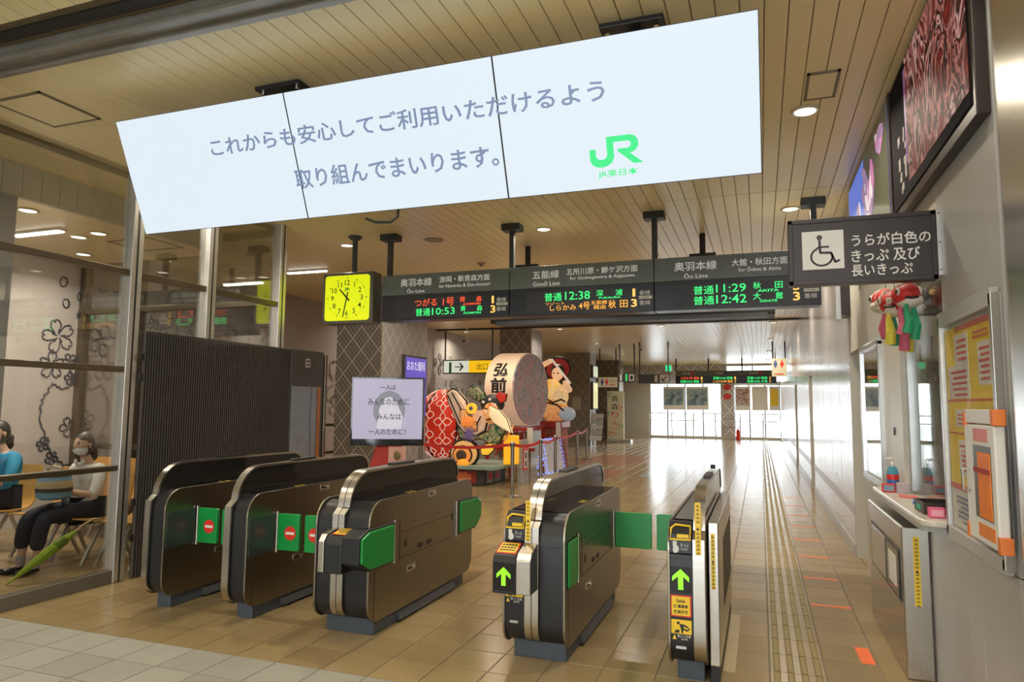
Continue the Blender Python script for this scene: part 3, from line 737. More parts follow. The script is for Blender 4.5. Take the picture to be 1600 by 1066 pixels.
# gate 5: single gate with a steel cabinet on its corridor side
g5 = gate('slim single gate with ticket slot, green arrow and warning stickers by the tactile strip', -.502, -.300, [(-.365, -.303)], right_detail=False)
flap(g5, -.748, -.50, 5.30)
ticket_face(g5, -.498, -.368, GF+.012)
a5 = box('arrow_display', blackgloss, g5, -.488, -.377, GF+.007, GF+.0115, .49, .625)
MB().prism(arrow_pts(-.433, .56, .055), 'y', GF+.0045, GF+.007).build('arrow', limeglow, a5)
ic_sticker(g5, -.49, -.378, .36, .475, GF+.0115)
pict_run(g5, -.487, -.378, .235, .345, GF+.0115)
box('front_plate', alu, g5, -.462, -.408, GF+.008, GF+.0135, .192, .206)
vertical_strip(g5, -.350, -.320, .70, .98, 3.937)
cb = box('side_cabinet', steel, g5, -.292, -.235, 4.05, 5.55, .09, .862, .006)
vertical_strip(cb, -.277, -.255, .50, .80, 4.049)
box('cabinet_base', blackp, cb, -.288, -.24, 4.06, 5.5, .0, .09)
box('cabinet_recess', blackp, cb, -.236, -.2335, 4.5, 5.5, .30, .70)
box('floor_plate', mat('brass_plate', (.45, .36, .20), .4, .3), g5, -.235, -.17, 4.25, 5.4, .0, .004)
MB().tube([(-.334, 5.25, 1.056), (-.334, 5.25, 1.085)], .018, 12).build('fin_camera', black, g5, smooth=True)

# ================================================================== VIDEO WALL
vw = thing('video_wall', 'three-panel white video wall with blue-grey message hung from the ceiling', 'screen', (-4.063, 3.615, 2.681))
vw.rotation_euler = (R(112.6), 0, 0)
VWW, VWH = 4.101, .768
scr_m = mat('video_white', (.03, .03, .03), .5, emit=(.80, .90, .98), es=.93, var=.02)
for k in range(3):
    a = VWW/3*k
    p = MB().box(a+.001, a+VWW/3-.001, 0, VWH, -.07, -.002).build('display_panel', blackp, vw, local=True)
    MB().box(a+.005, a+VWW/3-.005, .004, VWH-.004, -.003, 0).build('display_face', scr_m, p, local=True)
vtx = em('video_text', (.20, .26, .42), .75)
text('message_text', 'これからも安心してご利用いただけるよう', (.735, .452, 3.335, .565), .0005, vtx, vw, 'uv', bold=.014)
text('message_text', '取り組んでまいります。', (1.33, .186, 2.705, .31), .0005, vtx, vw, 'uv', bold=.014)
jr = em('jr_green', (.035, .72, .22), .9)
# logo: J sharing its stem with R
u0, v0, s = 3.226, .118, .153
def L(pts): return [(u0+p[0]*s, v0+p[1]*s) for p in pts]
J = [(0, .62), (.22, .62), (.22, .36), (.30, .26), (.44, .24), (.56, .28), (.62, .38), (.62, 1.0), (1.44, 1.0), (1.62, .94), (1.72, .80), (1.72, .60), (1.62, .46), (1.50, .40), (1.42, .38),
     (1.86, .02), (1.52, .02), (.98, .50), (1.02, .56), (1.36, .56), (1.45, .62), (1.47, .70), (1.43, .78), (1.34, .80), (.86, .80), (.86, .30), (.78, .12), (.62, .02), (.44, -.02), (.24, .0), (.08, .08), (0, .24)]
MB().prism(L(J), 'z', .0005, .002).build('logo', jr, vw, local=True)
text('logo_text', 'JR東日本', (3.262, .057, 3.478, .099), .0005, jr, vw, 'uv', bold=.012)
for x, lb in ((-2.87, 'black bolted ceiling plate over the video wall seam near the message start'), (-.60, 'black bolted ceiling plate over the video wall panel with the green logo')):
    br = thing('ceiling_bracket', lb, 'bracket', (x, 3.66, ZC), 0, 'video wall brackets')
    box('plate', black, br, x-.17, x+.17, 3.47, 3.85, ZC-.03, ZC-.002, .004)
    MB().tube([(x, 3.66, ZC-.02), (x, 3.66, 3.02)], .045, 14).build('pole', black, br, smooth=True)
    for dx in (-.13, .13): MB().tube([(x+dx, 3.51, ZC-.05), (x+dx, 3.51, ZC-.02)], .014, 8).build('bolt', chrome, br)
    box('back_mount', black, br, x-.2, x+.2, 3.56, 3.70, 2.95, 3.08)
tag(MB().tube([(-2.30, 3.66, 2.66), (-2.24, 3.68, 2.635), (-2.14, 3.69, 2.63), (-2.09, 3.69, 2.66), (-2.085, 3.69, 2.73)], .008, 8).build('cable', black, None, smooth=True), 'black cable looping under the white video wall', 'cable')

# ================================================================== DEPARTURE BOARD
bgrey = mat('board_header', (.15, .17, .145), .45)
ledbg = mat('led_background', (.012, .012, .014), .35)
ledpan = mat('led_panel', (.03, .028, .03), .5)
def led(n, c): return em('led_'+n, c, 1.0)
LR, LG, LO, LY = led('red', (1., .10, .03)), led('green', (.04, .95, .22)), led('orange', (1., .45, .05)), led('amber', (1., .58, .12))
def board(x0, x1, y0, label, head, rows):
    t = thing('departure_board', label, 'departure board', ((x0+x1)/2, y0+.1, ZC), 0, 'departure boards over the gates')
    box('case', ledbg, t, x0+.004, x1-.004, y0, y0+.22, 2.487, 2.79, .004)
    box('header', bgrey, t, x0+.004, x1-.004, y0-.004, y0+.22, 2.79, 3.035, .004)
    box('led_window', ledpan, t, x0+.20, x1-.34, y0-.002, y0, 2.52, 2.745)
    parts_ = []
    for r_ in head+rows:
        if '・' in r_[0]:
            i_ = r_[0].index('・'); k_ = (r_[3]-r_[1])/len(r_[0]); xm = r_[1]+k_*i_
            parts_ += [(r_[0][:i_], r_[1], r_[2], xm-.004, r_[4], r_[5], r_[6]), (r_[0][i_+1:], xm+k_, r_[2], r_[3], r_[4], r_[5], r_[6])]
            zm_ = (r_[2]+r_[4])/2; box('middle_dot', r_[5], t, xm+k_*.4, xm+k_*.6, y0-.0055, y0-.004, zm_-k_*.1, zm_+k_*.1)
        else: parts_.append(r_)
    for s, a, z, b2, z2, m, bo in parts_: text('lettering', s, (a, z, b2, z2), y0-(.004 if z > 2.79 else .002), m, t, bold=bo)
    k = x1-1.63+4.24-4.24
    for zz in (2.660, 2.555): text('lettering', '番線', (x1-.155, zz, x1-.04, zz+.05), y0-.001, whitetx, t)
    tb = box('track_tag', mat('tag_cream', (.62, .60, .48), .5), t, x1-.158, x1-.02, y0-.003, y0, 2.619, 2.653)
    text('lettering', 'Track', (x1-.12, 2.626, x1-.055, 2.646), y0-.003, blackp, tb)
    return t
hdtx = em('header_text', (.78, .76, .68), .42)
H_ = lambda s, a, z, b, z2: (s, a, z, b, z2, hdtx, .004)
BY = 7.15
bd1 = board(-4.24, -2.61, BY, 'departure board of the Ou Line for Namioka with red and green rows',
  [H_('奥羽本線', -3.986, 2.888, -3.576, 2.984), H_('Ōu Line', -3.896, 2.812, -3.666, 2.862), H_('浪岡・新青森方面', -3.476, 2.913, -2.849, 2.986), H_('for Namioka & Shin-Aomori', -3.480, 2.852, -2.843, 2.892)],
  [('つがる', -3.792, 2.647, -3.506, 2.734, LR, .004), ('1号', -3.428, 2.638, -3.287, 2.737, LR, .004), ('青', -3.217, 2.675, -3.147, 2.738, LR, .004), ('森', -3.010, 2.673, -2.943, 2.736, LR, .004), ('AOMORI', -3.178, 2.638, -2.958, 2.662, LR, .02),
   ('1', -2.822, 2.644, -2.795, 2.729, LY, .02), ('普通', -3.779, 2.532, -3.589, 2.623, LG, .004), ('10:53', -3.566, 2.540, -3.277, 2.621, LG, .004), ('青', -3.205, 2.568, -3.140, 2.631, LG, .004), ('森', -3.002, 2.567, -2.933, 2.629, LG, .004), ('AOMORI', -3.171, 2.535, -2.953, 2.559, LG, .02), ('3', -2.836, 2.536, -2.776, 2.623, LY, .02)])
bd2 = board(-2.61, -1.01, BY, 'departure board of the Gono Line with green and orange rows',
  [H_('五能線', -2.338, 2.893, -2.035, 2.981), H_('Gonō Line', -2.334, 2.811, -2.027, 2.860), H_('五所川原・鰺ケ沢方面', -1.952, 2.915, -1.179, 2.986), H_('for Goshogawara & Ajigasawa', -1.913, 2.852, -1.208, 2.896)],
  [('普通', -2.199, 2.638, -2.004, 2.729, LG, .004), ('12:38', -1.967, 2.644, -1.690, 2.734, LG, .004), ('深', -1.622, 2.668, -1.547, 2.736, LG, .004), ('浦', -1.415, 2.667, -1.341, 2.734, LG, .004), ('FUKAURA', -1.594, 2.640, -1.358, 2.660, LG, .02), ('1', -1.235, 2.648, -1.205, 2.732, LY, .02),
   ('リゾート', -2.184, 2.594, -1.974, 2.627, LO, .004), ('しらかみ', -2.138, 2.531, -1.842, 2.592, LO, .004), ('4号', -1.813, 2.533, -1.692, 2.614, LO, .004), ('五能線', -1.681, 2.582, -1.504, 2.625, LO, .004), ('経由', -1.652, 2.530, -1.521, 2.577, LO, .004), ('秋', -1.491, 2.534, -1.410, 2.622, LO, .004), ('田', -1.368, 2.538, -1.286, 2.616, LO, .004), ('3', -1.250, 2.538, -1.188, 2.623, LY, .02)])
bd3 = board(-1.01, .58, BY, 'departure board of the Ou Line for Akita with two green rows',
  [H_('奥羽本線', -.801, 2.890, -.382, 2.982), H_('Ōu Line', -.705, 2.811, -.470, 2.863), H_('大館・秋田方面', -.237, 2.908, .283, 2.980), H_('for Ōdate & Akita', -.174, 2.850, .222, 2.896)],
  [('普通', -.613, 2.637, -.415, 2.726, LG, .004), ('11:29', -.393, 2.650, -.106, 2.732, LG, .004), ('秋', -.039, 2.670, .034, 2.738, LG, .004), ('田', .162, 2.668, .233, 2.734, LG, .004), ('AKITA', .002, 2.637, .199, 2.662, LG, .02), ('3', .327, 2.639, .388, 2.722, LY, .02),
   ('普通', -.614, 2.532, -.412, 2.621, LG, .004), ('12:42', -.392, 2.538, -.103, 2.624, LG, .004), ('大', -.042, 2.561, .031, 2.634, LG, .004), ('館', .167, 2.561, .233, 2.630, LG, .004), ('ODATE', .019, 2.534, .181, 2.558, LG, .02), ('3', .325, 2.537, .388, 2.624, LY, .02)])
pole = mat('pole_dark', (.045, .05, .052), .45)
for x, lb in ((-4.18, 'dark hanger pole beside the yellow clock'), (-2.61, 'dark hanger pole between the Namioka and Gono Line boards'), (-1.01, 'dark hanger pole between the Gono Line and Akita boards'), (.535, 'dark hanger pole above the wheelchair sign')):
    hp = thing('hanger_pole', lb, 'pole', (x, BY+.08, 3.036), 0, 'departure board hanger poles')
    MB().box(x-.028, x+.028, BY+.05, BY+.11, 3.036, ZC-.05).build('shaft', pole, hp, bevel=.006)
    box('hanger_cap', pole, hp, x-.11, x+.11, BY+.0, BY+.16, ZC-.075, ZC-.001, .006)
# second display behind, seen from below
dsp = thing('hanging_display', 'black display slung behind the departure boards, seen edge-on from below', 'screen', (-1.6, 8.3, ZC))
MB().box(-3.2, .18, 8.05, 8.5, 2.53, 2.62).build('casing', blackp, dsp, bevel=.015)
box('underside_rail', darkgrey, dsp, -3.1, .1, 8.03, 8.08, 2.50, 2.55)
for x in (-2.78, -.60):
    MB().tube([(x, 8.3, 2.6), (x, 8.3, ZC)], .035, 12).build('pole', blackp, dsp, smooth=True)
    box('pole_clamp', blackp, dsp, x-.15, x+.15, 8.22, 8.38, 3.25, 3.30, .006)

# ================================================================== CLOCK
CY = 7.05
ck = thing('station_clock', 'square yellow-faced station clock hanging on a pole by the first board', 'clock', (-4.62, CY, ZC))
ckc = mat('clock_case', (.13, .12, .09), .4)
MB().prism(rrect(-5.005, -4.30, 2.462, 3.085, .02), 'y', CY, CY+.20).build('case', ckc, ck, bevel=.008)
face = MB().prism(rrect(-4.965, -4.345, 2.50, 3.05, .04), 'y', CY-.006, CY).build('face', em('clock_yellow', (.80, .88, .005), .78), ck)
cx, cz = -4.655, 2.775
for k in range(12):
    a = R(90-30*(k+1)); n = str(k+1); r_ = .185; w_ = .028 if len(n) == 1 else .05
    x_, z_ = cx+.205*math.cos(a), cz+.185*math.sin(a)
    text('numeral', n, (x_-w_, z_-.032, x_+w_, z_+.032), CY-.006, blackp, face, bold=.008, keep=True)
b = MB()
for k in range(60):
    a = R(6*k); rr = .009 if k % 5 == 0 else .0035
    x_, z_ = cx+.27*math.cos(a), cz+.245*math.sin(a)
    b.prism([(x_+rr*math.cos(q*math.pi/3), z_+rr*math.sin(q*math.pi/3)) for q in range(6)], 'y', CY-.0075, CY-.006)
b.build('minute_marks', blackp, face)
def hand(a, l, w_, back):
    a = R(90-a); d = Vector((math.cos(a), math.sin(a))); n = Vector((-d.y, d.x)); c = Vector((cx, cz))
    return [tuple(c-d*back+n*w_), tuple(c+d*l+n*w_*.8), tuple(c+d*l-n*w_*.8), tuple(c-d*back-n*w_)]
MB().prism(hand(316, .15, .010, .05), 'y', CY-.011, CY-.008).build('hour_hand', blackp, face)
MB().prism(hand(192, .235, .008, .07), 'y', CY-.014, CY-.011).build('minute_hand', blackp, face)
jrg = mat('clock_logo_green', (.05, .45, .08), .4)
text('logo', 'JR', (cx-.04, cz+.075, cx+.04, cz+.125), CY-.006, jrg, face, bold=.03)
MB().tube([(-4.63, CY+.1, 3.08), (-4.63, CY+.1, ZC)], .032, 14).build('pole', pole, ck, smooth=True)
MB().lathe([(.085, 0), (.085, -.02), (.05, -.045), (.04, -.05)], (-4.63, CY+.1, ZC)).build('ceiling_rose', pole, ck, smooth=True)

# ================================================================== ACCESS SIGN
SY = 3.95
brown = mat('sign_brown', (.032, .022, .02), .42, var=.05)
sg = thing('hanging_sign', 'dark brown sign with white wheelchair symbol fixed to the office wall', 'sign', (.53, SY+.04, 2.15))
box('case', brown, sg, .163, .862, SY+.006, SY+.09, 2.155, 2.51, .005)
for a in ((.163, .862, 2.155, 2.178), (.163, .862, 2.487, 2.51), (.163, .186, 2.155, 2.51), (.839, .862, 2.155, 2.51)): box('frame_edge', brown, sg, a[0], a[1], SY-.002, SY+.008, a[2], a[3], .002)
wp = box('symbol_panel', whitetx, sg, .232, .435, SY+.003, SY+.006, 2.236, 2.443)
b = MB(); yy = SY+.0015
def flat(path, w_, y=yy):
    for i in range(len(path)-1):
        a = Vector(path[i]); c = Vector(path[i+1]); d = (c-a).normalized(); n = Vector((-d.y, d.x))*w_; a2 = a-d*w_*.4; c2 = c+d*w_*.4
        b.prism([tuple(a2+n), tuple(c2+n), tuple(c2-n), tuple(a2-n)], 'y', y-.001, y+.0015)
b.prism([(.318+.014*math.cos(k*.52), 2.407+.014*math.sin(k*.52)) for k in range(12)], 'y', yy-.001, yy+.0015)
flat([(.318, 2.39), (.320, 2.325), (.372, 2.322), (.392, 2.272), (.412, 2.280)], .006)
flat([(.320, 2.355), (.362, 2.355)], .005)
flat([(.312+.0, 2.355)]+[(.327+.052*math.cos(R(a)), 2.303+.048*math.sin(R(a))) for a in range(115, 361, 15)]+[(.378, 2.312)], .005)
b.build('wheelchair_symbol', brown, wp)
text('lettering', 'うらが白色の', (.473, 2.347, .838, 2.412), SY+.006, whitetx, sg, bold=.01)
text('lettering', 'きっぷ 及び', (.470, 2.262, .787, 2.330), SY+.006, whitetx, sg, bold=.01)
text('lettering', '長いきっぷ', (.468, 2.188, .751, 2.250), SY+.006, whitetx, sg, bold=.01)
box('wall_plate', alu, sg, .862, .882, SY-.01, SY+.10, 2.17, 2.515, .003)
for z in (2.2, 2.34, 2.49): MB().tube([(.872, SY-.016, z), (.872, SY-.008, z)], .004, 6).build('screw', darkgrey, sg)

# ================================================================== LIGHTBOXES
def lightbox(y0, y1, z0, z1, label, face):
    t = thing('lightbox', label, 'lightbox', (XW-.03, (y0+y1)/2, z0))
    box('case', brown, t, XW-.05, XW+.0, y0, y1, z0, z1, .004)
    f = box('picture', face, t, XW-.056, XW-.05, y0+.05, y1-.04, z0+(.06), z1-.03)
    return t, f
art = art_mat('festival_picture', ((.004, .003, .004), (.30, .02, .015), (.02, .006, .008), (.60, .22, .18), (.10, .01, .01), (.01, .004, .006), (.75, .42, .36), (.22, .02, .02), (.02, .006, .01)), 2.3, .62, 2.4, (1, 1.7, 1.0))
lb1, f1 = lightbox(3.08, 4.83, 2.66, 3.53, 'long backlit picture of red and pink swirling festival lantern art', mat('picture_dark', (.012, .010, .013), .9, spec=.1))
MB().box(XW-.058, XW-.056, 3.13, 4.32, 2.78, 3.50).build('picture_art', art, f1)
MB().box(XW-.058, XW-.056, 4.32, 4.37, 2.90, 3.45).build('picture_glow', em('violet_glow', (.22, .08, .26), .5), f1)
b = MB()
for k in range(14):
    y = 4.36+random.random()*.22; z = 2.74+random.random()*.35; b.box(XW-.058, XW-.056, y, y+.02+random.random()*.03, z, z+.03+random.random()*.06)
b.build('picture_sparks', em('pale_spark', (.5, .42, .36), .5), f1)['kind'] = 'stuff'
lb2, f2 = lightbox(4.90, 7.02, 2.66, 3.53, 'backlit picture of white and pink blossom against a blue sky', em('picture_sky', (.12, .20, .72), .75))
MB().box(XW-.0575, XW-.056, 4.935, 6.0, 2.715, 3.505).build('picture_shade', mat('picture_dark_green', (.045, .05, .03), .3, emit=(.05, .055, .03), es=.5), f2)
pk = [em('petal_white', (.85, .76, .80), .7), em('petal_pink', (.70, .25, .50), .6), em('petal_mauve', (.45, .28, .50), .55)]
for (fy, fz, n, s) in ((5.75, 3.10, 26, .24), (6.35, 2.92, 22, .20), (5.25, 3.38, 6, .1), (6.6, 2.80, 14, .15), (5.9, 2.9, 10, .16)):
    for k in range(n):
        a = random.uniform(0, 6.28); rr = s*random.random(); y, z = fy+rr*math.cos(a)*1.3, fz+rr*math.sin(a)*1.2
        y = min(6.86, max(5.06, y)); z = min(3.40, max(2.80, z))
        q = random.uniform(0, 6.28); l, w_ = .12, .046
        P = [(math.cos(t_)*l, math.sin(t_)*w_) for t_ in [2*math.pi*i/9 for i in range(9)]]
        P = [(y+p[0]*math.cos(q)-p[1]*math.sin(q), z+p[0]*math.sin(q)+p[1]*math.cos(q)) for p in P]
        d = .0590+.0003*k
        MB().prism(P, 'x', XW-d-.0003, XW-.0575).build('picture_petal', pk[random.choice((0, 0, 1, 2))], f2)
box('divider', brown, lb2, XW-.06, XW, 4.83, 4.90, 2.66, 3.53)

# ================================================================== GLASS WAITING ROOM
fr = mat('satin_frame', (.74, .73, .70), .36, .85, var=.05, stretch=(1, 1, 6))
frd = mat('bronze_frame', (.20, .165, .115), .32, .85, var=.06)
GX = -5.13
kerb = struct(box('trim_5', mat('kerb_stone', (.13, .115, .09), .3), None, GX-.06, GX+.02, -2, 4.42, 0, .105, .004), 'dark kerb under the glass wall of the waiting room')
gw = glass('room_glass', (.95, .955, .94), .10)
wg = struct(MB().box(GX-.035, GX-.025, -2, 6.43, .105, ZC).build('wall_glass', gw, None), 'glass wall of the waiting room')
for y in (4.47, 5.35, 6.42):
    box('glass_post', fr, wg, GX-.07, GX+.03, y-.055, y+.055, 0, ZC, .004)
    box('post_groove', blackp, wg, GX+.029, GX+.032, y-.008, y+.008, 0, ZC)
for z, h in ((.945, .045), (1.78, .05), (2.62, .055)):
    box('glass_rail', frd, wg, GX-.05, GX+.015, -2, 4.42, z-h/2, z+h/2, .004)
    if z > 2: box('glass_rail', frd, wg, GX-.05, GX+.015, 4.52, 6.37, z-h/2, z+h/2, .004)
we = struct(MB().box(-8.3, GX-.08, 6.475, 6.485, 0, ZC).build('wall_glass_end', gw, None), 'glazed end partition of the waiting room')
for x in (-8.25, -7.3, -6.25): box('glass_post', frd, we, x-.05, x+.05, 6.43, 6.53, 0, ZC-.1, .004)
for z in (.95, 2.66, ZC-.07): box('glass_rail', frd, we, -8.3, GX-.08, 6.44, 6.52, z-.035, z+.035, .004)
bw = mat('bulkhead_board', (.58, .55, .44), .45)
bk = struct(box('bulkhead', bw, None, -6.06, -6.0, -2, 6.42, 3.27, ZC), 'white boarded drop above the waiting room')
for k in range(26): box('bulkhead_board', bw, bk, -5.998, -5.988, 2.0+.17*k+.003, 2.0+.17*k+.167, 3.275, ZC-.004)
struct(box('ceiling_low', ceilm, None, -8.3, -6.06, -2, 6.42, 3.27, 3.32), 'low ceiling of the waiting room')
t = thing('ceiling_hatch', 'bronze-framed hatch in the low waiting room ceiling', 'hatch', (-6.45, 5.75, 3.27))
for a in ((-6.75, -6.15, 5.5, 5.52), (-6.75, -6.15, 5.98, 6.0), (-6.75, -6.73, 5.5, 6.0), (-6.17, -6.15, 5.5, 6.0)): box('hatch_frame', hatch, t, *a, 3.262, 3.2695)
struct(box('wall_column_left', mat('grey_column', (.36, .36, .37), .4), None, -6.6, -6.05, 3.45, 4.05, 0, ZC), 'grey column inside the waiting room')
for (x, y) in ((-6.5, 5.2), (-6.85, 5.25), (-7.6, 5.9), (-6.35, 4.35)): downlight(x, y, 3.27, 15)  # last lamp is added to brighten the seated woman

# black slatted screen with poster case
slatm = mat('screen_black', (.075, .068, .062), .45)
ss = thing('slatted_screen', 'tall black screen of thin vertical slats with a poster case at its end', 'screen', (-5.06, 5.5, 0))
box('back_sheet', mat('screen_back', (.008, .008, .008), .7), ss, -5.085, -5.075, 4.56, 6.55, .02, 2.12)
sm = MB().box(-.012, .008, -.0075, .0075, .01, 2.125).build('slat', slatm); sme = sm.data; bpy.data.objects.remove(sm)
for k in range(70):
    o = bpy.data.objects.new('slat', sme); COL.objects.link(o); o.parent = ss; o.location = (0, 4.565+.0285*k-5.5, 0)
for z in (.32, .62, 1.69, 1.86): 
    h = box('wall_clip', blackp, ss, -5.08, -5.055, 4.525, 4.56, z, z+.06, .003)
box('end_panel', slatm, ss, -5.085, -5.045, 6.555, 7.18, 0, 2.13, .003)
pc = box('poster_case', mat('case_grey', (.30, .33, .40), .25), ss, -5.046, -5.040, 6.58, 7.05, .55, 1.70)
box('poster_edge', mat('case_orange', (.45, .16, .05), .5), pc, -5.041, -5.035, 7.06, 7.12, .52, 1.70); box('poster_edge', mat('case_orange', (.45, .16, .05), .5), pc, -5.041, -5.035, 6.58, 7.12, .50, .54)
MB().tube([(-5.037, 6.93, .55), (-5.036, 6.945, .9), (-5.037, 6.925, 1.3), (-5.036, 6.94, 1.70)], .008, 6).build('sheet_fold', mat('case_fold', (.12, .14, .18), .3), pc, smooth=True)
em_ = box('emblem', whitetx, ss, -5.044, -5.041, 6.82, 6.90, 1.93, 2.03)
for a in ((6.83, 6.855, 1.94, 1.975), (6.865, 6.89, 1.94, 1.975), (6.83, 6.855, 1.985, 2.02), (6.865, 6.89, 1.985, 2.02)): box('emblem_mark', blackp, em_, -5.0415, -5.040, *a)
box('end_post', frd, ss, -5.10, -5.03, 7.19, 7.24, 0, 2.1, .004)

# benches
wood = mat('bench_wood', (.66, .36, .10), .35, var=.12, vs=4, stretch=(1, 1, 6))
cme = None
def seat_pts():
    # side profile (y,z): seat front, curve, back
    P = [(-.24, .445), (-.20, .435), (0, .415), (.14, .42), (.20, .45), (.235, .52), (.265, .66), (.30, .84)]
    return P
def shell():
    b = MB(); P = seat_pts(); n = len(P); hw = .235; th = .014
    for side in (0,):
        vs = []
        for i, p in enumerate(P):
            a = Vector(P[max(0, i-1)]); c = Vector(P[min(n-1, i+1)]); d = (c-a).normalized(); q = Vector((d.y, -d.x))*th
            k = hw*(1-.06*(i in (0, n-1)))
            vs += [(-k, p[0], p[1]), (k, p[0], p[1]), (-k, p[0]+q.x, p[1]+q.y), (k, p[0]+q.x, p[1]+q.y)]
        fs = []
        for i in range(n-1):
            o, e = 4*i, 4*i+4
            fs += [(o, o+1, e+1, e), (o+2, e+2, e+3, o+3), (o, e, e+2, o+2), (o+1, o+3, e+3, e+1)]
        fs += [(0, 2, 3, 1), (4*n-4, 4*n-3, 4*n-1, 4*n-2)]
        b.add(vs, fs)
    return b
proto = shell().build('seat_shell', wood, None, smooth=True); shm = proto.data; bpy.data.objects.remove(proto)
legm = MB().tube([(0, -.20, .02), (0, -.16, .10), (0, -.02, .36), (0, .02, .37), (0, .14, .12), (0, .20, .02)], .018, 8).build('leg', alu, None, smooth=True); lme = legm.data; bpy.data.objects.remove(legm)
def bench(x, y, lb):
    t = thing('bench_seat', lb, 'chair', (x, y, 0), 0, 'moulded wooden seats in the waiting room')
    for nm, me_ in (('seat_shell', shm),):
        o = bpy.data.objects.new(nm, me_); COL.objects.link(o); o.parent = t
    for dx in (-.2, .2):
        o = bpy.data.objects.new('leg', lme); COL.objects.link(o); o.parent = t; o.location = (dx, 0, 0)
    MB().box(-.26, .26, -.02, .05, .365, .395).build('beam', alu, t, local=True, bevel=.006)
for x, lb in ((-5.45, 'empty moulded wooden seat beside the woman with the mask'), (-6.02, 'moulded wooden seat under the woman with the mask'), (-6.55, 'empty moulded wooden seat between the two seated people'), (-7.30, 'moulded wooden seat under the person in blue')): bench(x, 4.90, lb)
for x in (-5.75, -6.3, -6.85, -7.4): bench(x, 5.95, 'empty moulded wooden seat in the row by the glazed end partition')

# ---- people
skinm = mat('skin', (.56, .35, .25), .5, var=.05)
hairm = mat('hair_dark', (.018, .015, .014), .45, var=.3, vs=40, stretch=(1, 1, .2))
def skin_mesh(name, chains, m, parent, subdiv=2):
    """chains: list of point lists [(x,y,z,r),...]; equal points are shared"""
    key = {}; vs = []; rs = []; es = []
    for ch in chains:
        prev = None
        for p in ch:
            k = tuple(round(c, 4) for c in p[:3])
            if k not in key: key[k] = len(vs); vs.append(p[:3]); rs.append(p[3])
            i = key[k]
            if prev is not None: es.append((prev, i))
            prev = i
    me = bpy.data.meshes.new(name); me.from_pydata(vs, es, [])
    o = bpy.data.objects.new(name, me); COL.objects.link(o)
    md = o.modifiers.new('skin', 'SKIN'); md.use_smooth_shade = True
    if not me.skin_vertices: me.skin_vertices.new()
    for i, r_ in enumerate(rs):
        me.skin_vertices[0].data[i].radius = (r_, r_) if not isinstance(r_, tuple) else r_
        me.skin_vertices[0].data[i].use_root = (i == 0)
    sb = o.modifiers.new('sub', 'SUBSURF'); sb.levels = subdiv; sb.render_levels = subdiv
    dg = bpy.context.evaluated_depsgraph_get(); dg.update()
    m2 = bpy.data.meshes.new_from_object(o.evaluated_get(dg)); bpy.data.objects.remove(o)
    m2.materials.clear(); m2.materials.append(m); m2.name = name
    for p in m2.polygons: p.use_smooth = True
    q = bpy.data.objects.new(name, m2); COL.objects.link(q); q.parent = parent
    return q
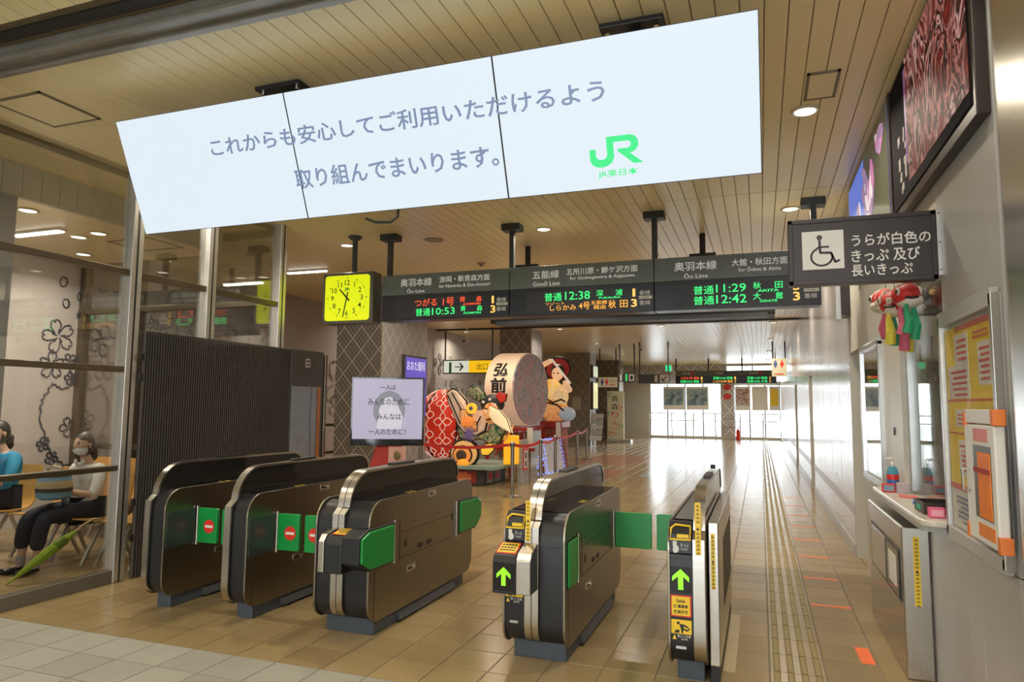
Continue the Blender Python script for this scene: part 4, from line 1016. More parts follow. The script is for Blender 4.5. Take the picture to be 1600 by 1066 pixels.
def person(x, y, label, shirt, trousers, hair, mask=True, look=0.):
    t = thing('person', label, 'person', (x, y, 0))
    # body (local: faces -y)
    sp = [(0, .02, .53, (.155, .12)), (0, .05, .70, (.135, .10)), (0, .05, .86, (.155, .105)), (0, .03, .97, .075), (0, .01, 1.035, .052), (0, -.005, 1.075, .055)]
    ch = [sp]
    for s in (-1, 1):
        ch.append([(0, .05, .86, (.155, .105)), (s*.155, .04, .93, .058), (s*.205, -.01, .80, .046), (s*.215, -.06, .685, .040), (s*.15, -.20, .715, .034), (s*.075, -.31, .755, .024), (s*.055, -.345, .765, .026)])
        ch.append([(0, .02, .53, (.155, .12)), (s*.10, -.02, .515, .085), (s*.105, -.24, .52, .075), (s*.10, -.46, .50, .058), (s*.10, -.50, .30, .048), (s*.10, -.52, .12, .032), (s*.10, -.55, .055, .034), (s*.10, -.66, .035, .026)])
    body = skin_mesh('body', ch, skinm, t)
    # fingers and thumb, joined to the body surface
    b = MB()
    for s in (-1, 1):
        for k in range(4):
            bx_ = s*(.072-.014*k); l = (.8, .95, 1., .85)[k]
            b.tube([(bx_, -.355, .775-.008*k), (bx_-s*.012, -.355-.032*l, .772-.008*k), (bx_-s*.026, -.352-.042*l, .752-.008*k), (bx_-s*.036, -.338-.036*l, .740-.008*k)], [.0085, .008, .0075, .006], 6)
        b.tube([(s*.045, -.335, .782), (s*.028, -.355, .795), (s*.016, -.375, .79)], [.010, .009, .007], 6)
    # head: jaw narrower than skull, nose, ears
    hc = Vector((0, -.025, 1.175))
    def hs(v):
        d = v-hc; z = d.z
        if z < 0: d.x *= 1+.28*z/.12; d.y = d.y*(1+.10*z/.12)-(.012 if d.y < 0 else 0)
        if d.y < -.05 and -.04 < z < .02 and abs(d.x) < .02: d.y -= .018*(1-abs(d.x)/.02)
        return tuple(hc+d)
    b.ell(hc, .074, .095, .118, 28, 20, hs)
    for s in (-1, 1): b.ell((s*.075, -.012, 1.168), .010, .018, .030, 8, 6)
    b.build('head', skinm, body, smooth='all', local=True)
    for s in (-1, 1):
        e = MB().ell((s*.030, -.108, 1.190), .015, .009, .008, 10, 6).build('eye', mat('eye_dark', (.03, .02, .02), .2), body, smooth='all', local=True)
    b = MB()
    for s in (-1, 1): b.tube([(s*.016, -.116, 1.200), (s*.032, -.113, 1.207), (s*.047, -.102, 1.200)], .003, 5)
    b.build('eyebrow', hairm, body, local=True)
    MB().tube([(-.022, -.114, 1.112), (0, -.119, 1.110), (.022, -.114, 1.112)], .004, 6).build('mouth', mat('lips', (.5, .2, .17), .5), body, local=True)
    # hair: cap open over the face, bun at the nape
    hh = MB()
    def cap(v):
        d = v-hc
        if d.y < -.01 and d.z < .045: f = .86 if d.z > .0 else .80; d = Vector((d.x*f, d.y*f+.01, d.z))
        return tuple(hc+d)
    hh.ell(hc+Vector((0, .012, .012)), .081, .100, .121, 28, 18, cap)
    hh.ell((0, .085, 1.115), .045, .045, .055, 14, 10)
    hh.ell((0, .10, 1.06), .032, .035, .055, 12, 8)
    hh.build('hair', hair, t, smooth='all', local=True)
    if mask:
        mk = MB()
        mk.ell((0, -.030, 1.128), .070, .104, .060, 20, 14, lambda v: (v.x, min(v.y, -.030), v.z))
        mk = mk.build('face_mask', mat('mask_white', (.75, .77, .80), .7), t, smooth='all', local=True)
        for s in (-1, 1): MB().tube([(s*.060, -.07, 1.145), (s*.076, -.03, 1.165), (s*.078, -.005, 1.178)], .002, 5).build('ear_loop', whitetx, mk, local=True)
    # clothes
    ch = [[(0, .02, .50, (.19, .15)), (0, .05, .70, (.165, .125)), (0, .05, .86, (.175, .125)), (0, .03, .965, .088), (0, .02, 1.0, .066)]]
    for s in (-1, 1): ch.append([(0, .05, .86, (.175, .125)), (s*.16, .04, .925, .074), (s*.21, -.01, .80, .066), (s*.22, -.06, .695, .062), (s*.20, -.10, .70, .058)])
    sh = skin_mesh('shirt', ch, shirt, t)
    for s in (-1, 1):
        MB().prism([(s*.008, .985), (s*.055, 1.035), (s*.075, 1.00), (s*.03, .955)], 'y', -.075, -.055).build('collar', shirt, sh, local=True, bevel=.004)
    ch = []
    for s in (-1, 1): ch.append([(0, .03, .51, (.17, .135)), (s*.105, -.02, .52, .105), (s*.108, -.24, .525, .095), (s*.104, -.47, .505, .078), (s*.104, -.51, .34, .072), (s*.104, -.525, .20, .070)])
    skin_mesh('trousers', ch, trousers, t)
    shoe = mat('shoe_black', (.015, .015, .018), .35)
    for s in (-1, 1):
        so = MB().ell((s*.10, -.60, .034), .042, .125, .036, 16, 10, lambda v: (v.x, v.y, max(v.z, .004))).build('shoe', shoe, t, smooth='all', local=True)
        MB().ell((s*.10, -.69, .058), .022, .014, .012, 10, 6).build('shoe_bow', shoe, so, local=True, smooth='all')
        MB().tube([(s*.10, -.528, .06), (s*.10, -.522, .15)], [.042, .040], 12).build('sock', mat('sock_grey', (.35, .34, .36), .8), t, local=True, smooth=True)
    return t
linen = mat('white_linen', (.72, .71, .68), .8, var=.05, vs=25, bump=.3, bs=25)
navy = mat('navy_cloth', (.012, .014, .03), .8, bump=.2, bs=40)
hair2 = mat('hair_greying', (.055, .05, .048), .45, var=.4, vs=50, stretch=(1, 1, .15))
pw = person(-6.08, 4.88, 'woman in white linen shirt and face mask sitting with a striped bag', linen, navy, hair2)
pw.scale = (.93, .93, .93)
pb = person(-7.30, 4.90, 'seated person in a bright blue top with dark hair', mat('blue_cloth', (.03, .28, .52), .75, bump=.2, bs=30), navy, hairm, mask=False)
# striped knitted bag on her lap
stripes = mat('bag_stripe_blue', (.17, .35, .50), .9, bump=.5, bs=90); st2 = mat('bag_stripe_tan', (.48, .38, .22), .9, bump=.5, bs=90); st3 = mat('bag_stripe_dark', (.07, .05, .05), .9)
bag = thing('striped_bag', 'knitted bag in blue, tan and dark stripes on the lap of the woman', 'bag', (-6.04, 4.56, .60))
prof_ = [(.10, 0), (.135, .025), (.145, .07), (.148, .105), (.145, .14), (.138, .17), (.130, .20), (.12, .22), (.105, .245)]
mats_ = [stripes, stripes, st3, st2, st2, stripes, st3, stripes]
for k in range(8): MB().lathe([(prof_[k][0], prof_[k][1]), (prof_[k+1][0], prof_[k+1][1])], (-6.04, 4.56, .622), 24).build('bag_band', mats_[k], bag, smooth=True)
MB().tube([(-6.13, 4.56, .85), (-6.12, 4.55, .90), (-6.04, 4.54, .92), (-5.96, 4.55, .90), (-5.95, 4.56, .85)], .012, 8).build('bag_handle', st2, bag, smooth=True)
ph = thing('dark_pouch', 'small dark flowered pouch held in her hands', 'pouch', (-6.0, 4.52, .75))
MB().ell((-6.0, 4.53, .80), .045, .03, .06, 14, 10).build('pouch_body', mat('pouch_black', (.02, .018, .02), .7), ph, smooth='all')
MB().ell((-5.985, 4.502, .80), .018, .008, .02, 10, 6).build('pouch_flower', mat('pouch_pink', (.6, .12, .15), .7), ph, smooth='all')
# umbrella leaning on the seat
um = thing('umbrella', 'folded lime green umbrella leaning on the empty seat', 'umbrella', (-5.78, 4.2, 0))
h0, h1 = Vector((-5.60, 4.53, .43)), Vector((-5.80, 4.02, .012))
P = [h0.lerp(h1, k/8) for k in range(9)]
b = MB()
b.tube(P[1:], [.012, .034, .040, .042, .036, .026, .014, .006], 7)
b.build('canopy', mat('lime_cloth', (.26, .40, .02), .6), um, smooth=True)
MB().tube([P[2], P[3]], [.041, .045], 10).build('tie_strap', mat('lime_dark', (.14, .24, .02), .6), um, smooth=True)
MB().tube([P[1], h0, h0+Vector((.02, .06, .035)), h0+Vector((.05, .10, .035)), h0+Vector((.07, .11, .0)), h0+Vector((.07, .09, -.02))], .011, 8).build('handle', mat('bamboo', (.45, .34, .18), .5), um, smooth=True)

# ================================================================== TELEVISION AND SIGNS IN THE HALL
tv = thing('television', 'flat television showing a Japanese message on a red draped stand', 'television', (-5.08, 7.86, .96)); tv.rotation_euler = (R(90), 0, R(24))
MB().prism(rrect(0, .96, 0, .90, .012), 'z', -.07, 0).build('bezel', blackgloss, tv, local=True, bevel=.004)
MB().box(.025, .935, .085, .875, 0, .003).build('tv_picture', em('tv_lilac', (.40, .37, .50), .78), tv, local=True)
MB().prism([(.50+.21*math.cos(k*.3142), .47+.25*math.sin(k*.3142)) for k in range(20)], 'z', .003, .0036).build('picture_disc', em('tv_grey', (.20, .20, .24), .8), tv, local=True)
MB().prism([(.34, .22), (.66, .22), (.68, .38), (.60, .56), (.52, .64), (.44, .62), (.37, .48)], 'z', .0036, .0042).build('picture_figures', em('tv_pale', (.55, .52, .60), .8), tv, local=True)
tvt = em('tv_text', (.03, .03, .04), .4)
for s_, r_ in (('一人は', (.38, .73, .58, .80)), ('みんなのために', (.22, .53, .76, .62)), ('みんなは', (.34, .34, .66, .42)), ('一人のために！', (.24, .14, .72, .22))): text('tv_lettering', s_, r_, .0045, tvt, tv, 'uv', bold=.01)
stand = thing('draped_stand', 'red cloth-draped stand with a pink card under the television', 'stand', (-4.66, 8.10, 0))
redc = mat('red_cloth', (.42, .035, .025), .7, bump=.3, bs=12)
b = MB(); b.add([(-5.0, 7.85, 0), (-4.25, 8.0, 0), (-4.35, 8.45, 0), (-5.05, 8.3, 0), (-4.80, 8.03, .955), (-4.48, 8.12, .955), (-4.52, 8.26, .955), (-4.83, 8.2, .955)], [(0, 1, 5, 4), (1, 2, 6, 5), (2, 3, 7, 6), (3, 0, 4, 7), (4, 5, 6, 7), (0, 3, 2, 1)])
b.build('cloth', redc, stand, bevel=.02)
cd = MB().add([(-4.58, 7.99, .72), (-4.36, 8.05, .72), (-4.36, 8.06, .95), (-4.58, 8.0, .95), (-4.58, 8.0, .72), (-4.36, 8.06, .72), (-4.36, 8.07, .95), (-4.58, 8.01, .95)], [(0, 1, 2, 3), (7, 6, 5, 4), (0, 4, 5, 1), (1, 5, 6, 2), (2, 6, 7, 3), (3, 7, 4, 0)]).build('pink_card', mat('pink_card', (.62, .33, .27), .5), stand)
MB().ell((-4.47, 8.02, .84), .055, .012, .06, 14, 8).build('card_emblem', mat('card_gold', (.22, .16, .06), .5), cd, smooth='all')
purple = em('clinic_purple', (.13, .09, .55), .75)
cs = thing('clinic_sign', 'backlit purple eye clinic sign on the lattice pillar', 'sign', (-6.0, 11.4, 1.25))
box('case', darkgrey, cs, -6.044, -5.985, 10.95, 11.83, 1.24, 2.40, .006)
pf = box('sign_face', purple, cs, -5.986, -5.982, 10.99, 11.79, 1.28, 2.36)
box('white_sheet', em('clinic_white', (.75, .75, .85), .8), pf, -5.983, -5.979, 11.02, 11.72, 1.52, 1.98)
def text_px(name, s_, y0, y1, z0, z1, xx, m, parent):
    o = text(name, s_, (y0, z0, y1, z1), 0, m, parent, '-y')
    L_ = Vector((0, 0, 0)); q = parent
    while q is not None: L_ += q.location; q = q.parent
    for v in o.data.vertices:
        wv = v.co+L_; v.co = Vector((xx-wv.y, wv.x, wv.z))-L_     # turn to face +x
text_px('sign_text', 'おおた眼科', 11.03, 11.74, 2.12, 2.30, -5.981, em('clinic_text', (.8, .8, .9), .8), pf)
b = MB()
for k in range(6): b.box(-5.9785, -5.978, 11.08, 11.08+.35+.2*random.random(), 1.58+.06*k, 1.59+.06*k)
b.build('sheet_lines', mat('sheet_grey', (.4, .4, .45), .6), pf)['kind'] = 'stuff'

def hang_sign(label, x0, x1, y, z0, z1, name='hanging_sign', case=darkgrey, posts=True):
    t = thing(name, label, 'sign', ((x0+x1)/2, y, z0))
    box('case', case, t, x0, x1, y, y+.12, z0, z1, .006)
    if posts:
        for x in (x0+.04, x1-.04):
            MB().tube([(x, y+.06, z1-.01), (x, y+.06, ZC)], .022, 8).build('post', pole, t, smooth=True)
    return t
ex = hang_sign('backlit white and yellow exit sign with an arrow behind the red lantern float', -8.12, -6.66, 17.0, 2.34, 2.72)
box('white_field', em('sign_white', (.72, .74, .64), .8), ex, -8.09, -7.35, 16.995, 17.0, 2.37, 2.69)
box('yellow_field', em('sign_yellow', (.95, .55, .01), .85), ex, -7.35, -6.69, 16.995, 17.0, 2.37, 2.69)
box('green_bar', mat('sign_green', (.08, .36, .10), .5), ex, -7.93, -7.86, 16.99, 16.995, 2.37, 2.65)
b = MB(); b.box(-7.76, -7.54, 16.99, 16.995, 2.515, 2.54); b.prism([(-7.63, 2.62), (-7.60, 2.64), (-7.50, 2.5275), (-7.60, 2.415), (-7.63, 2.435), (-7.555, 2.5275)], 'y', 16.989, 16.994)
b.build('arrow', blackp, ex)
text('sign_text', '出口', (-7.12, 2.44, -6.80, 2.62), 16.995, blackp, ex)
s1 = hang_sign('dark platform one sign with a white arrow panel near the far windows', -3.64, -2.66, 22.0, 2.24, 2.52)
box('arrow_panel', whitetx, s1, -2.96, -2.68, 21.995, 22.0, 2.255, 2.505)
b = MB(); b.prism([(-2.75, 2.47), (-2.73, 2.45), (-2.87, 2.31), (-2.89, 2.33)], 'y', 21.99, 21.995); b.prism([(-2.90, 2.29), (-2.78, 2.29), (-2.78, 2.315), (-2.875, 2.315), (-2.875, 2.42), (-2.90, 2.42)], 'y', 21.9885, 21.9935); b.build('arrow', blackp, s1)
text('sign_text', '1', (-3.12, 2.27, -3.03, 2.49), 21.999, whitetx, s1)
s2 = hang_sign('dark platform sign with a green bar and lift symbol', -4.36, -3.80, 22.4, 2.30, 2.57)
box('green_bar', em('bar_green', (.05, .6, .12), .8), s2, -4.12, -4.06, 22.395, 22.4, 2.32, 2.55)
box('lift_panel', whitetx, s2, -4.0, -3.84, 22.395, 22.4, 2.33, 2.54); box('lift_symbol', blackp, s2, -3.96, -3.88, 22.39, 22.395, 2.37, 2.50)
text('sign_text', '1', (-4.30, 2.33, -4.24, 2.54), 22.399, whitetx, s2)
creamp = mat('sign_cream', (.72, .68, .50), .5)
def figure(parent, x, y, z, h, m):
    b = MB(); b.prism([(x+.13*h*math.cos(k*.7), z+h*.88+.11*h*math.sin(k*.7)) for k in range(9)], 'y', y-.006, y)
    b.prism([(x-.2*h, z+.74*h), (x+.2*h, z+.74*h), (x+.22*h, z+.3*h), (x+.08*h, z+.3*h), (x+.08*h, z), (x-.08*h, z), (x-.08*h, z+.3*h), (x-.22*h, z+.3*h)], 'y', y-.006, y)
    b.build('toilet_figure', m, parent)
bl = mat('sign_blue', (.05, .09, .35), .5)
s3 = hang_sign('cream toilet sign with blue and red figures beside the leaflet rack', -5.38, -4.72, 24., 2.17, 2.52, case=creamp)
figure(s3, -5.24, 24., 2.23, .24, bl); figure(s3, -5.08, 24., 2.23, .24, redm)
box('red_arrow', redm, s3, -4.98, -4.78, 23.995, 24., 2.24, 2.27); text('sign_text', 'お手洗', (-4.98, 2.36, -4.78, 2.43), 23.999, blackp, s3)
s4 = hang_sign('cream toilet sign with figures by the reflective corridor wall', .36, .80, 22.8, 2.46, 3.02, case=creamp)
figure(s4, .47, 22.8, 2.72, .24, bl); figure(s4, .66, 22.8, 2.72, .24, redm); box('red_arrow', redm, s4, .45, .70, 22.795, 22.8, 2.52, 2.55)
eg = hang_sign('small green emergency exit light hanging in the far hall', -3.30, -3.06, 26., 2.80, 3.06, name='exit_light', case=white, posts=False)
box('exit_face', em('exit_green', (.03, .75, .30), 1.), eg, -3.28, -3.08, 25.995, 26., 2.82, 3.04)
MB().tube([(-3.18, 26.06, 3.05), (-3.18, 26.06, ZC)], .02, 8).build('post', pole, eg)
ap = thing('apple_sign', 'tall cream standing sign for Aomori apples with leaf drawings', 'sign', (-5.75, 28.95, 0))
box('panel', creamp, ap, -6.10, -5.40, 28.9, 29.05, .12, 2.14, .01); box('base', bb, ap, -6.15, -5.1, 28.8, 29.3, 0, .12, .01)
for k, ch_ in enumerate('青森りんご'): text('sign_text', ch_, (-5.92 if k < 2 else -5.90, 1.68-.33*k, -5.62, 1.94-.33*k), 28.899, blackp if k < 2 else redm, ap)
for (x, z, m) in ((-5.98, 1.98, green), (-5.52, 1.42, redm), (-5.99, 1.2, green), (-5.52, .66, green), (-5.96, .35, redm)): MB().tube([(x+.07*math.cos(a*.6), 28.896, z+.08*math.sin(a*.6)) for a in range(9)], .014, 5).build('leaf_mark', m, ap)
rk = thing('leaflet_rack', 'slanted leaflet rack with white pockets beside the far lattice pillar', 'rack', (-5.75, 25.3, 0))
for x in (-5.98, -5.50): MB().tube([(x, 25.0, .02), (x, 25.6, 1.25)], .02, 6).build('rack_leg', blackp, rk); MB().tube([(x, 25.75, .02), (x, 25.6, 1.25)], .02, 6).build('rack_leg', blackp, rk)
for k in range(5):
    y, z = 25.10+.09*k, .25+.2*k
    MB().prism([(y-.03, z), (y+.05, z+.17), (y+.06, z+.16), (y-.02, z-.01)], 'x', -5.97, -5.51).build('leaflet_row', mat('leaflet_%d' % (k % 2), ((.7, .7, .72), (.5, .55, .6))[k % 2], .5), rk)
for (z0, z1, m, lb) in ((2.58, 3.08, em('side_sign_lit', (.55, .6, .45), .7), 'small lit box sign high on the far lattice pillar'), (1.37, 2.44, em('side_sign_poster', (.75, .72, .30), .7), 'tall lit yellow poster case on the far lattice pillar')):
    t = thing('pillar_sign', lb, 'sign', (-6.05, 26.2, z0)); box('case', darkgrey, t, -6.083, -5.99, 25.8, 26.65, z0, z1, .01); box('face', m, t, -5.991, -5.985, 25.85, 26.6, z0+.05, z1-.05)

# far departure board
fb = thing('departure_board', 'distant departure board with red, green and amber rows near the far windows', 'departure board', (-1.4, 30.05, 2.5), 0, 'departure boards')
box('case', ledbg, fb, -3.38, .65, 30.0, 30.2, 2.49, 2.80, .01); box('header', bgrey, fb, -3.38, .65, 29.995, 30.2, 2.80, 3.03, .01)
for x in (-3.36, -2.02, -.68, .62): MB().tube([(x, 30.1, 3.0), (x, 30.1, ZC-.002)], .03, 8).build('post', pole, fb)
for k, (a, r1, r2, c1, c2) in enumerate(((-3.38, 'つがる1号 青森', '普通10:53 青森', LR, LG), (-2.04, '普通12:38 深浦', 'しらかみ4号 秋田', LG, LO), (-.69, '普通11:29 秋田', '普通12:42 大館', LG, LG))):
    text('lettering', r1, (a+.2, 2.66, a+.98, 2.77), 29.998, c1, fb, bold=.02); text('lettering', r2, (a+.2, 2.52, a+.98, 2.63), 29.998, c2, fb, bold=.02)
    text('lettering', '1' if k < 2 else '3', (a+1.05, 2.66, a+1.12, 2.77), 29.998, LY, fb); text('lettering', '3', (a+1.05, 2.52, a+1.12, 2.63), 29.998, LY, fb)
    text('lettering', ('奥羽本線', '五能線', '奥羽本線')[k], (a+.3, 2.87, a+.62, 2.97), 29.993, whitetx, fb); box('line_mark', (redm, bl, redm)[k], fb, a+.66, a+.76, 29.99, 29.995, 2.85, 2.98)
# posters at the far windows
pblue = art_mat('poster_blue', ((.05, .08, .10), (.20, .30, .36), (.45, .52, .55), (.25, .2, .2)), 2.2, 0, 1.)
ppink = art_mat('poster_crowd', ((.06, .05, .05), (.45, .2, .2), (.6, .55, .5), (.7, .6, .6)), 9, 0, .5)
for x0, x1, m, lb in ((-4.42, -3.42, pblue, 'blue photographic poster hung on the far window by the cream pier'), (-3.34, -2.30, pblue, 'blue photographic poster hung on the far window by the lattice pier'), (-1.10, -.42, ppink, 'poster with a crowd picture at the far window'), (-.36, .34, whitetx, 'plain white notice poster at the far window'), (.40, .84, yellow, 'white and yellow poster against the corridor wall end')):
    t = thing('poster', lb, 'poster', ((x0+x1)/2, FY-.3, 1.36), 0, 'posters at the far windows')
    box('sheet', whitetx, t, x0, x1, FY-.32, FY-.30, 1.36, 2.48)
    box('picture', m, t, x0+.06, x1-.06, FY-.325, FY-.32, 1.58, 2.36)
    for x in (x0+.1, x1-.1): MB().tube([(x, FY-.31, 2.47), (x, FY-.31, 2.66), (x, FY, 2.66)], .01, 6).build('hanger', darkgrey, t)
fe = thing('fire_extinguisher', 'small red fire extinguisher at the foot of the far lattice pier', 'extinguisher', (-1.0, 33.7, 0))
MB().lathe([(.08, 0), (.085, .02), (.085, .40), (.05, .47), (.03, .50)], (-1.0, 33.7, 0), 14).build('cylinder', redm, fe, smooth=True)
MB().tube([(-1.0, 33.7, .5), (-1.0, 33.7, .55), (-.92, 33.7, .58)], .02, 6).build('valve', blackp, fe); MB().tube([(-.98, 33.7, .54), (-.88, 33.68, .45), (-.89, 33.66, .2)], .014, 6).build('hose', blackp, fe)
for z in (2.45, 2.0): tag(MB().prism([(-1.62, z-.13), (-1.30, z-.13), (-1.30, z+.02), (-1.22, z+.02), (-1.46, z+.17), (-1.68, z+.02), (-1.62, z+.02)], 'y', FY-.256, FY-.251).build('arrow_sticker', redm), 'red house-shaped arrow sticker on the far lattice pier', 'sticker', 'red stickers on the far pier')
def camera_unit(x, y, lb):
    t = thing('security_camera', lb, 'camera', (x, y, ZC)); MB().tube([(x, y, ZC), (x, y, ZC-.32)], .018, 8).build('stem', white, t)
    MB().prism([(y-.16, ZC-.42), (y-.16, ZC-.34), (y+.12, ZC-.27), (y+.12, ZC-.35)], 'x', x-.05, x+.05).build('housing', cream, t, bevel=.01); MB().tube([(x, y-.19, ZC-.385), (x, y-.155, ZC-.378)], .03, 10).build('lens', blackp, t)
camera_unit(-7.25, 16.6, 'white security camera on a stem above the exit sign'); camera_unit(-3.3, 20.5, 'cream security camera above the platform one sign')
dk = mat('speaker_grey', (.36, .31, .22), .6)
for (x, y, lb) in ((-3.78, 7.6, 'flat round ceiling speaker beyond the first hanger pole'),): 
    t = thing('ceiling_speaker', lb, 'speaker', (x, y, ZC)); MB().lathe([(.11, 0), (.11, -.008), (.09, -.014)], (x, y, ZC), 24).build('grille', dk, t, smooth=True); MB().lathe([(.12, 0), (.12, -.004)], (x, y, ZC), 24).build('rim', hatch, t)
t = thing('smoke_detector', 'small round smoke detector on the ceiling past the boards', 'detector', (-3.75, 9.07, ZC)); MB().lathe([(.06, 0), (.06, -.01), (.03, -.035)], (-3.75, 9.07, ZC), 16).build('base', dk, t, smooth=True); MB().lathe([(.02, -.03), (.025, -.045)], (-3.75, 9.07, ZC), 12).build('sensor', blackp, t)
t = thing('ramp_railing', 'grey metal railing on the ramp beside the lattice pillar', 'railing', (-7.5, 10.5, 0))
for z in (1.12, .62): MB().tube([(-7.7, 8.9, z), (-7.3, 12.2, z)], .03, 8).build('rail', frd, t, smooth=True)
for k in range(4): MB().tube([(-7.7+.133*k, 8.9+1.1*k, 0), (-7.7+.133*k, 8.9+1.1*k, 1.14)], .028, 8).build('post', frd, t, smooth=True)

# ================================================================== FESTIVAL FLOATS
def N(px, py): return (-6.36+.0134*(px-666), 1.475+.0126*(635-py))
def glowm(n, c, e=.35, **k): return mat('paper_'+n, c, .6, emit=c, es=e, **k)
pred = glowm('red', (.62, .03, .012), .32, var=.25, vs=3); pcream = glowm('cream', (.72, .50, .32), .42, var=.15, vs=4); porange = glowm('orange', (.80, .28, .06), .5, var=.25, vs=6)
pyel = glowm('yellow', (.95, .55, .05), .6, var=.15, vs=5); pgreen = glowm('green', (.03, .16, .09), .1, var=.4, vs=14); ppurple = glowm('purple', (.20, .14, .34), .15, var=.3, vs=20)
pblack = mat('ink_black', (.012, .010, .010), .5); pwhite = glowm('white', (.85, .75, .62), .4)
fl = thing('festival_float', 'red lantern float of a lying warrior figure on a pale blue platform', 'float', (-5.3, 12.6, 0))
bs_ = box('base_box', mat('base_dark', (.06, .06, .065), .6), fl, -5.95, -4.80, 11.85, 13.0, 0, .30, .01)
for y in (12.15, 12.55): 
    q = box('base_panel', mat('panel_grey', (.25, .26, .28), .6), bs_, -4.80, -4.79, y-.16, y+.16, .03, .27); MB().prism([(y+.11*math.cos(k*.785)*(1 if k % 2 else .7), .16+.09*math.sin(k*.785)*(1 if k % 2 else .7)) for k in range(8)], 'x', -4.79, -4.782).build('flower_mark', redm, q)
q = box('base_panel', mat('panel_red', (.35, .05, .04), .6), bs_, -5.55, -4.95, 11.84, 11.85, .04, .27); MB().prism([(-5.25+.24*math.cos(k*.3927)*(1 if k % 2 else .75), .155+.10*math.sin(k*.3927)*(1 if k % 2 else .75)) for k in range(16)], 'y', 11.832, 11.84).build('flower_mark', mat('flower_orange', (.75, .22, .08), .6), q)
box('platform', mat('platform_teal', (.33, .45, .42), .5, var=.15), fl, -6.6, -4.55, 11.75, 13.35, .30, .37, .006)
bc, br_ = Vector((-6.14, 12.95, 1.09)), (.62, .60, .73)
barrel = MB().ell(bc, *br_, 36, 22).build('red_body', pred, fl, smooth='all')
def onb(th, ph, k=1.008): return bc+Vector((br_[0]*k*math.cos(ph)*math.cos(th), br_[1]*k*math.cos(ph)*math.sin(th), br_[2]*k*math.sin(ph)))
b = MB(); d = .60
for i in range(-4, 3):
    for j in range(-2, 3):
        th, ph = -math.pi/2+.35+d*i, .1+d*.9*j+(.19 if i % 2 else 0)
        if abs(ph) > 1.3: continue
        for (dx, dy) in ((d*.5, 0), (-d*.5, 0), (0, d*.45), (0, -d*.45)):
            b.tube([onb(th+dx*t_+(dy*.35)*math.sin(math.pi*t_)*sg_, ph+dy*t_+(dx*.35)*math.sin(math.pi*t_)*sg_) for sg_ in (1, -1) for t_ in ([0, .25, .5, .75, 1] if sg_ > 0 else [1, .75, .5, .25, 0])], .0075, 4)
b.build('ring_pattern', pwhite, barrel)['kind'] = 'stuff'
for th in (-1.9, -.75): MB().tube([onb(th, -1.3+.2*k, 1.01) for k in range(13)], .018, 6).build('seam_line', pblack, barrel, smooth=True)
def shape(name, pts, y, d_, m, outline=.018):
    outline *= 1.5
    P = [N(*p) for p in pts]
    o = MB().puff(P, y, d_).build(name, m, fl, smooth=True)
    if outline: MB().tube([(p[0], y-.15*d_-.004, p[1]) for p in P], outline, 6, True).build('ink_outline', pblack, o, smooth=True)
    return o
def disc(cx_, cy_, rx, ry, n=18): return [(cx_+rx*math.cos(2*math.pi*k/n), cy_+ry*math.sin(2*math.pi*k/n)) for k in range(n)]
pk_cream = art_mat('painted_cream', ((.70, .48, .30), (.78, .56, .40), (.80, .52, .36), (.66, .40, .26)), 2.5, .30, 1.)
pk_green = art_mat('painted_green', ((.01, .05, .03), (.03, .16, .08), (.55, .48, .25), (.04, .14, .09), (.02, .06, .04)), 7., .12, 2.)
pk_orange = art_mat('painted_orange', ((.55, .12, .02), (.80, .30, .06), (.85, .50, .22), (.75, .22, .04), (.30, .06, .02)), 5., .35, 2.)
pk_yellow = art_mat('painted_yellow', ((.85, .40, .03), (.95, .58, .08), (.85, .66, .40), (.90, .45, .03)), 4., .45, 2.)
shape('sleeve', [(712, 613), (720, 608), (727, 611), (741, 626), (748, 648), (757, 660), (766, 655), (770, 640), (776, 655), (772, 672), (758, 680), (742, 676), (731, 664), (722, 644), (714, 628)], 12.25, .16, pk_cream)
shape('sleeve_lining', [(736, 640), (746, 640), (752, 655), (764, 660), (764, 672), (748, 672), (738, 658)], 12.10, .08, pk_orange, .010)
shape('collar_leaf', [(742, 608), (748, 602), (757, 604), (767, 614), (770, 622), (760, 627), (750, 622), (744, 616)], 12.35, .10, pk_green, .014)
MB().ell((N(778, 631)[0], 12.4, N(778, 631)[1]), .24, .22, .19, 18, 12).build('hair', mat('paper_hair', (.03, .03, .028), .6), fl, smooth='all')
hd = MB().ell((N(781, 645)[0], 12.22, N(781, 645)[1]), .16, .14, .21, 18, 12).build('face', pk_orange, fl, smooth='all')
for dx in (-.05, .06): MB().ell((N(781, 645)[0]+dx, 12.09, N(781, 642)[1]), .03, .015, .022, 10, 6).build('eye', pwhite, hd, smooth='all')
for dx in (-.06, .06): MB().tube([(N(781, 645)[0]+dx-.04, 12.09, N(781, 637)[1]), (N(781, 645)[0]+dx+.04, 12.09, N(781, 639)[1])], .014, 6).build('eyebrow', pblack, hd)
MB().tube([(N(781, 645)[0]-.05, 12.10, N(781, 655)[1]), (N(781, 645)[0]+.05, 12.10, N(781, 654)[1])], .014, 6).build('mouth', pblack, hd)
shape('horn_crest', [(784, 620), (790, 612), (802, 616), (800, 626), (790, 632)], 12.35, .07, pred, .010)
yd = MB().prism([(N(757, 638)[0]+.105*math.cos(k*.35), N(757, 638)[1]+.105*math.sin(k*.35)) for k in range(18)], 'y', 11.98, 12.06).build('drum_disc', pyel, fl, bevel=.01)
MB().ell((N(757, 638)[0], 11.98, N(757, 638)[1]), .04, .015, .04, 12, 8).build('disc_boss', mat('boss_blue', (.12, .16, .30), .4), yd, smooth='all')
hd2 = MB().ell((N(752, 658)[0], 12.04, N(752, 658)[1]), .13, .09, .10, 14, 10).build('hand', porange, fl, smooth='all')
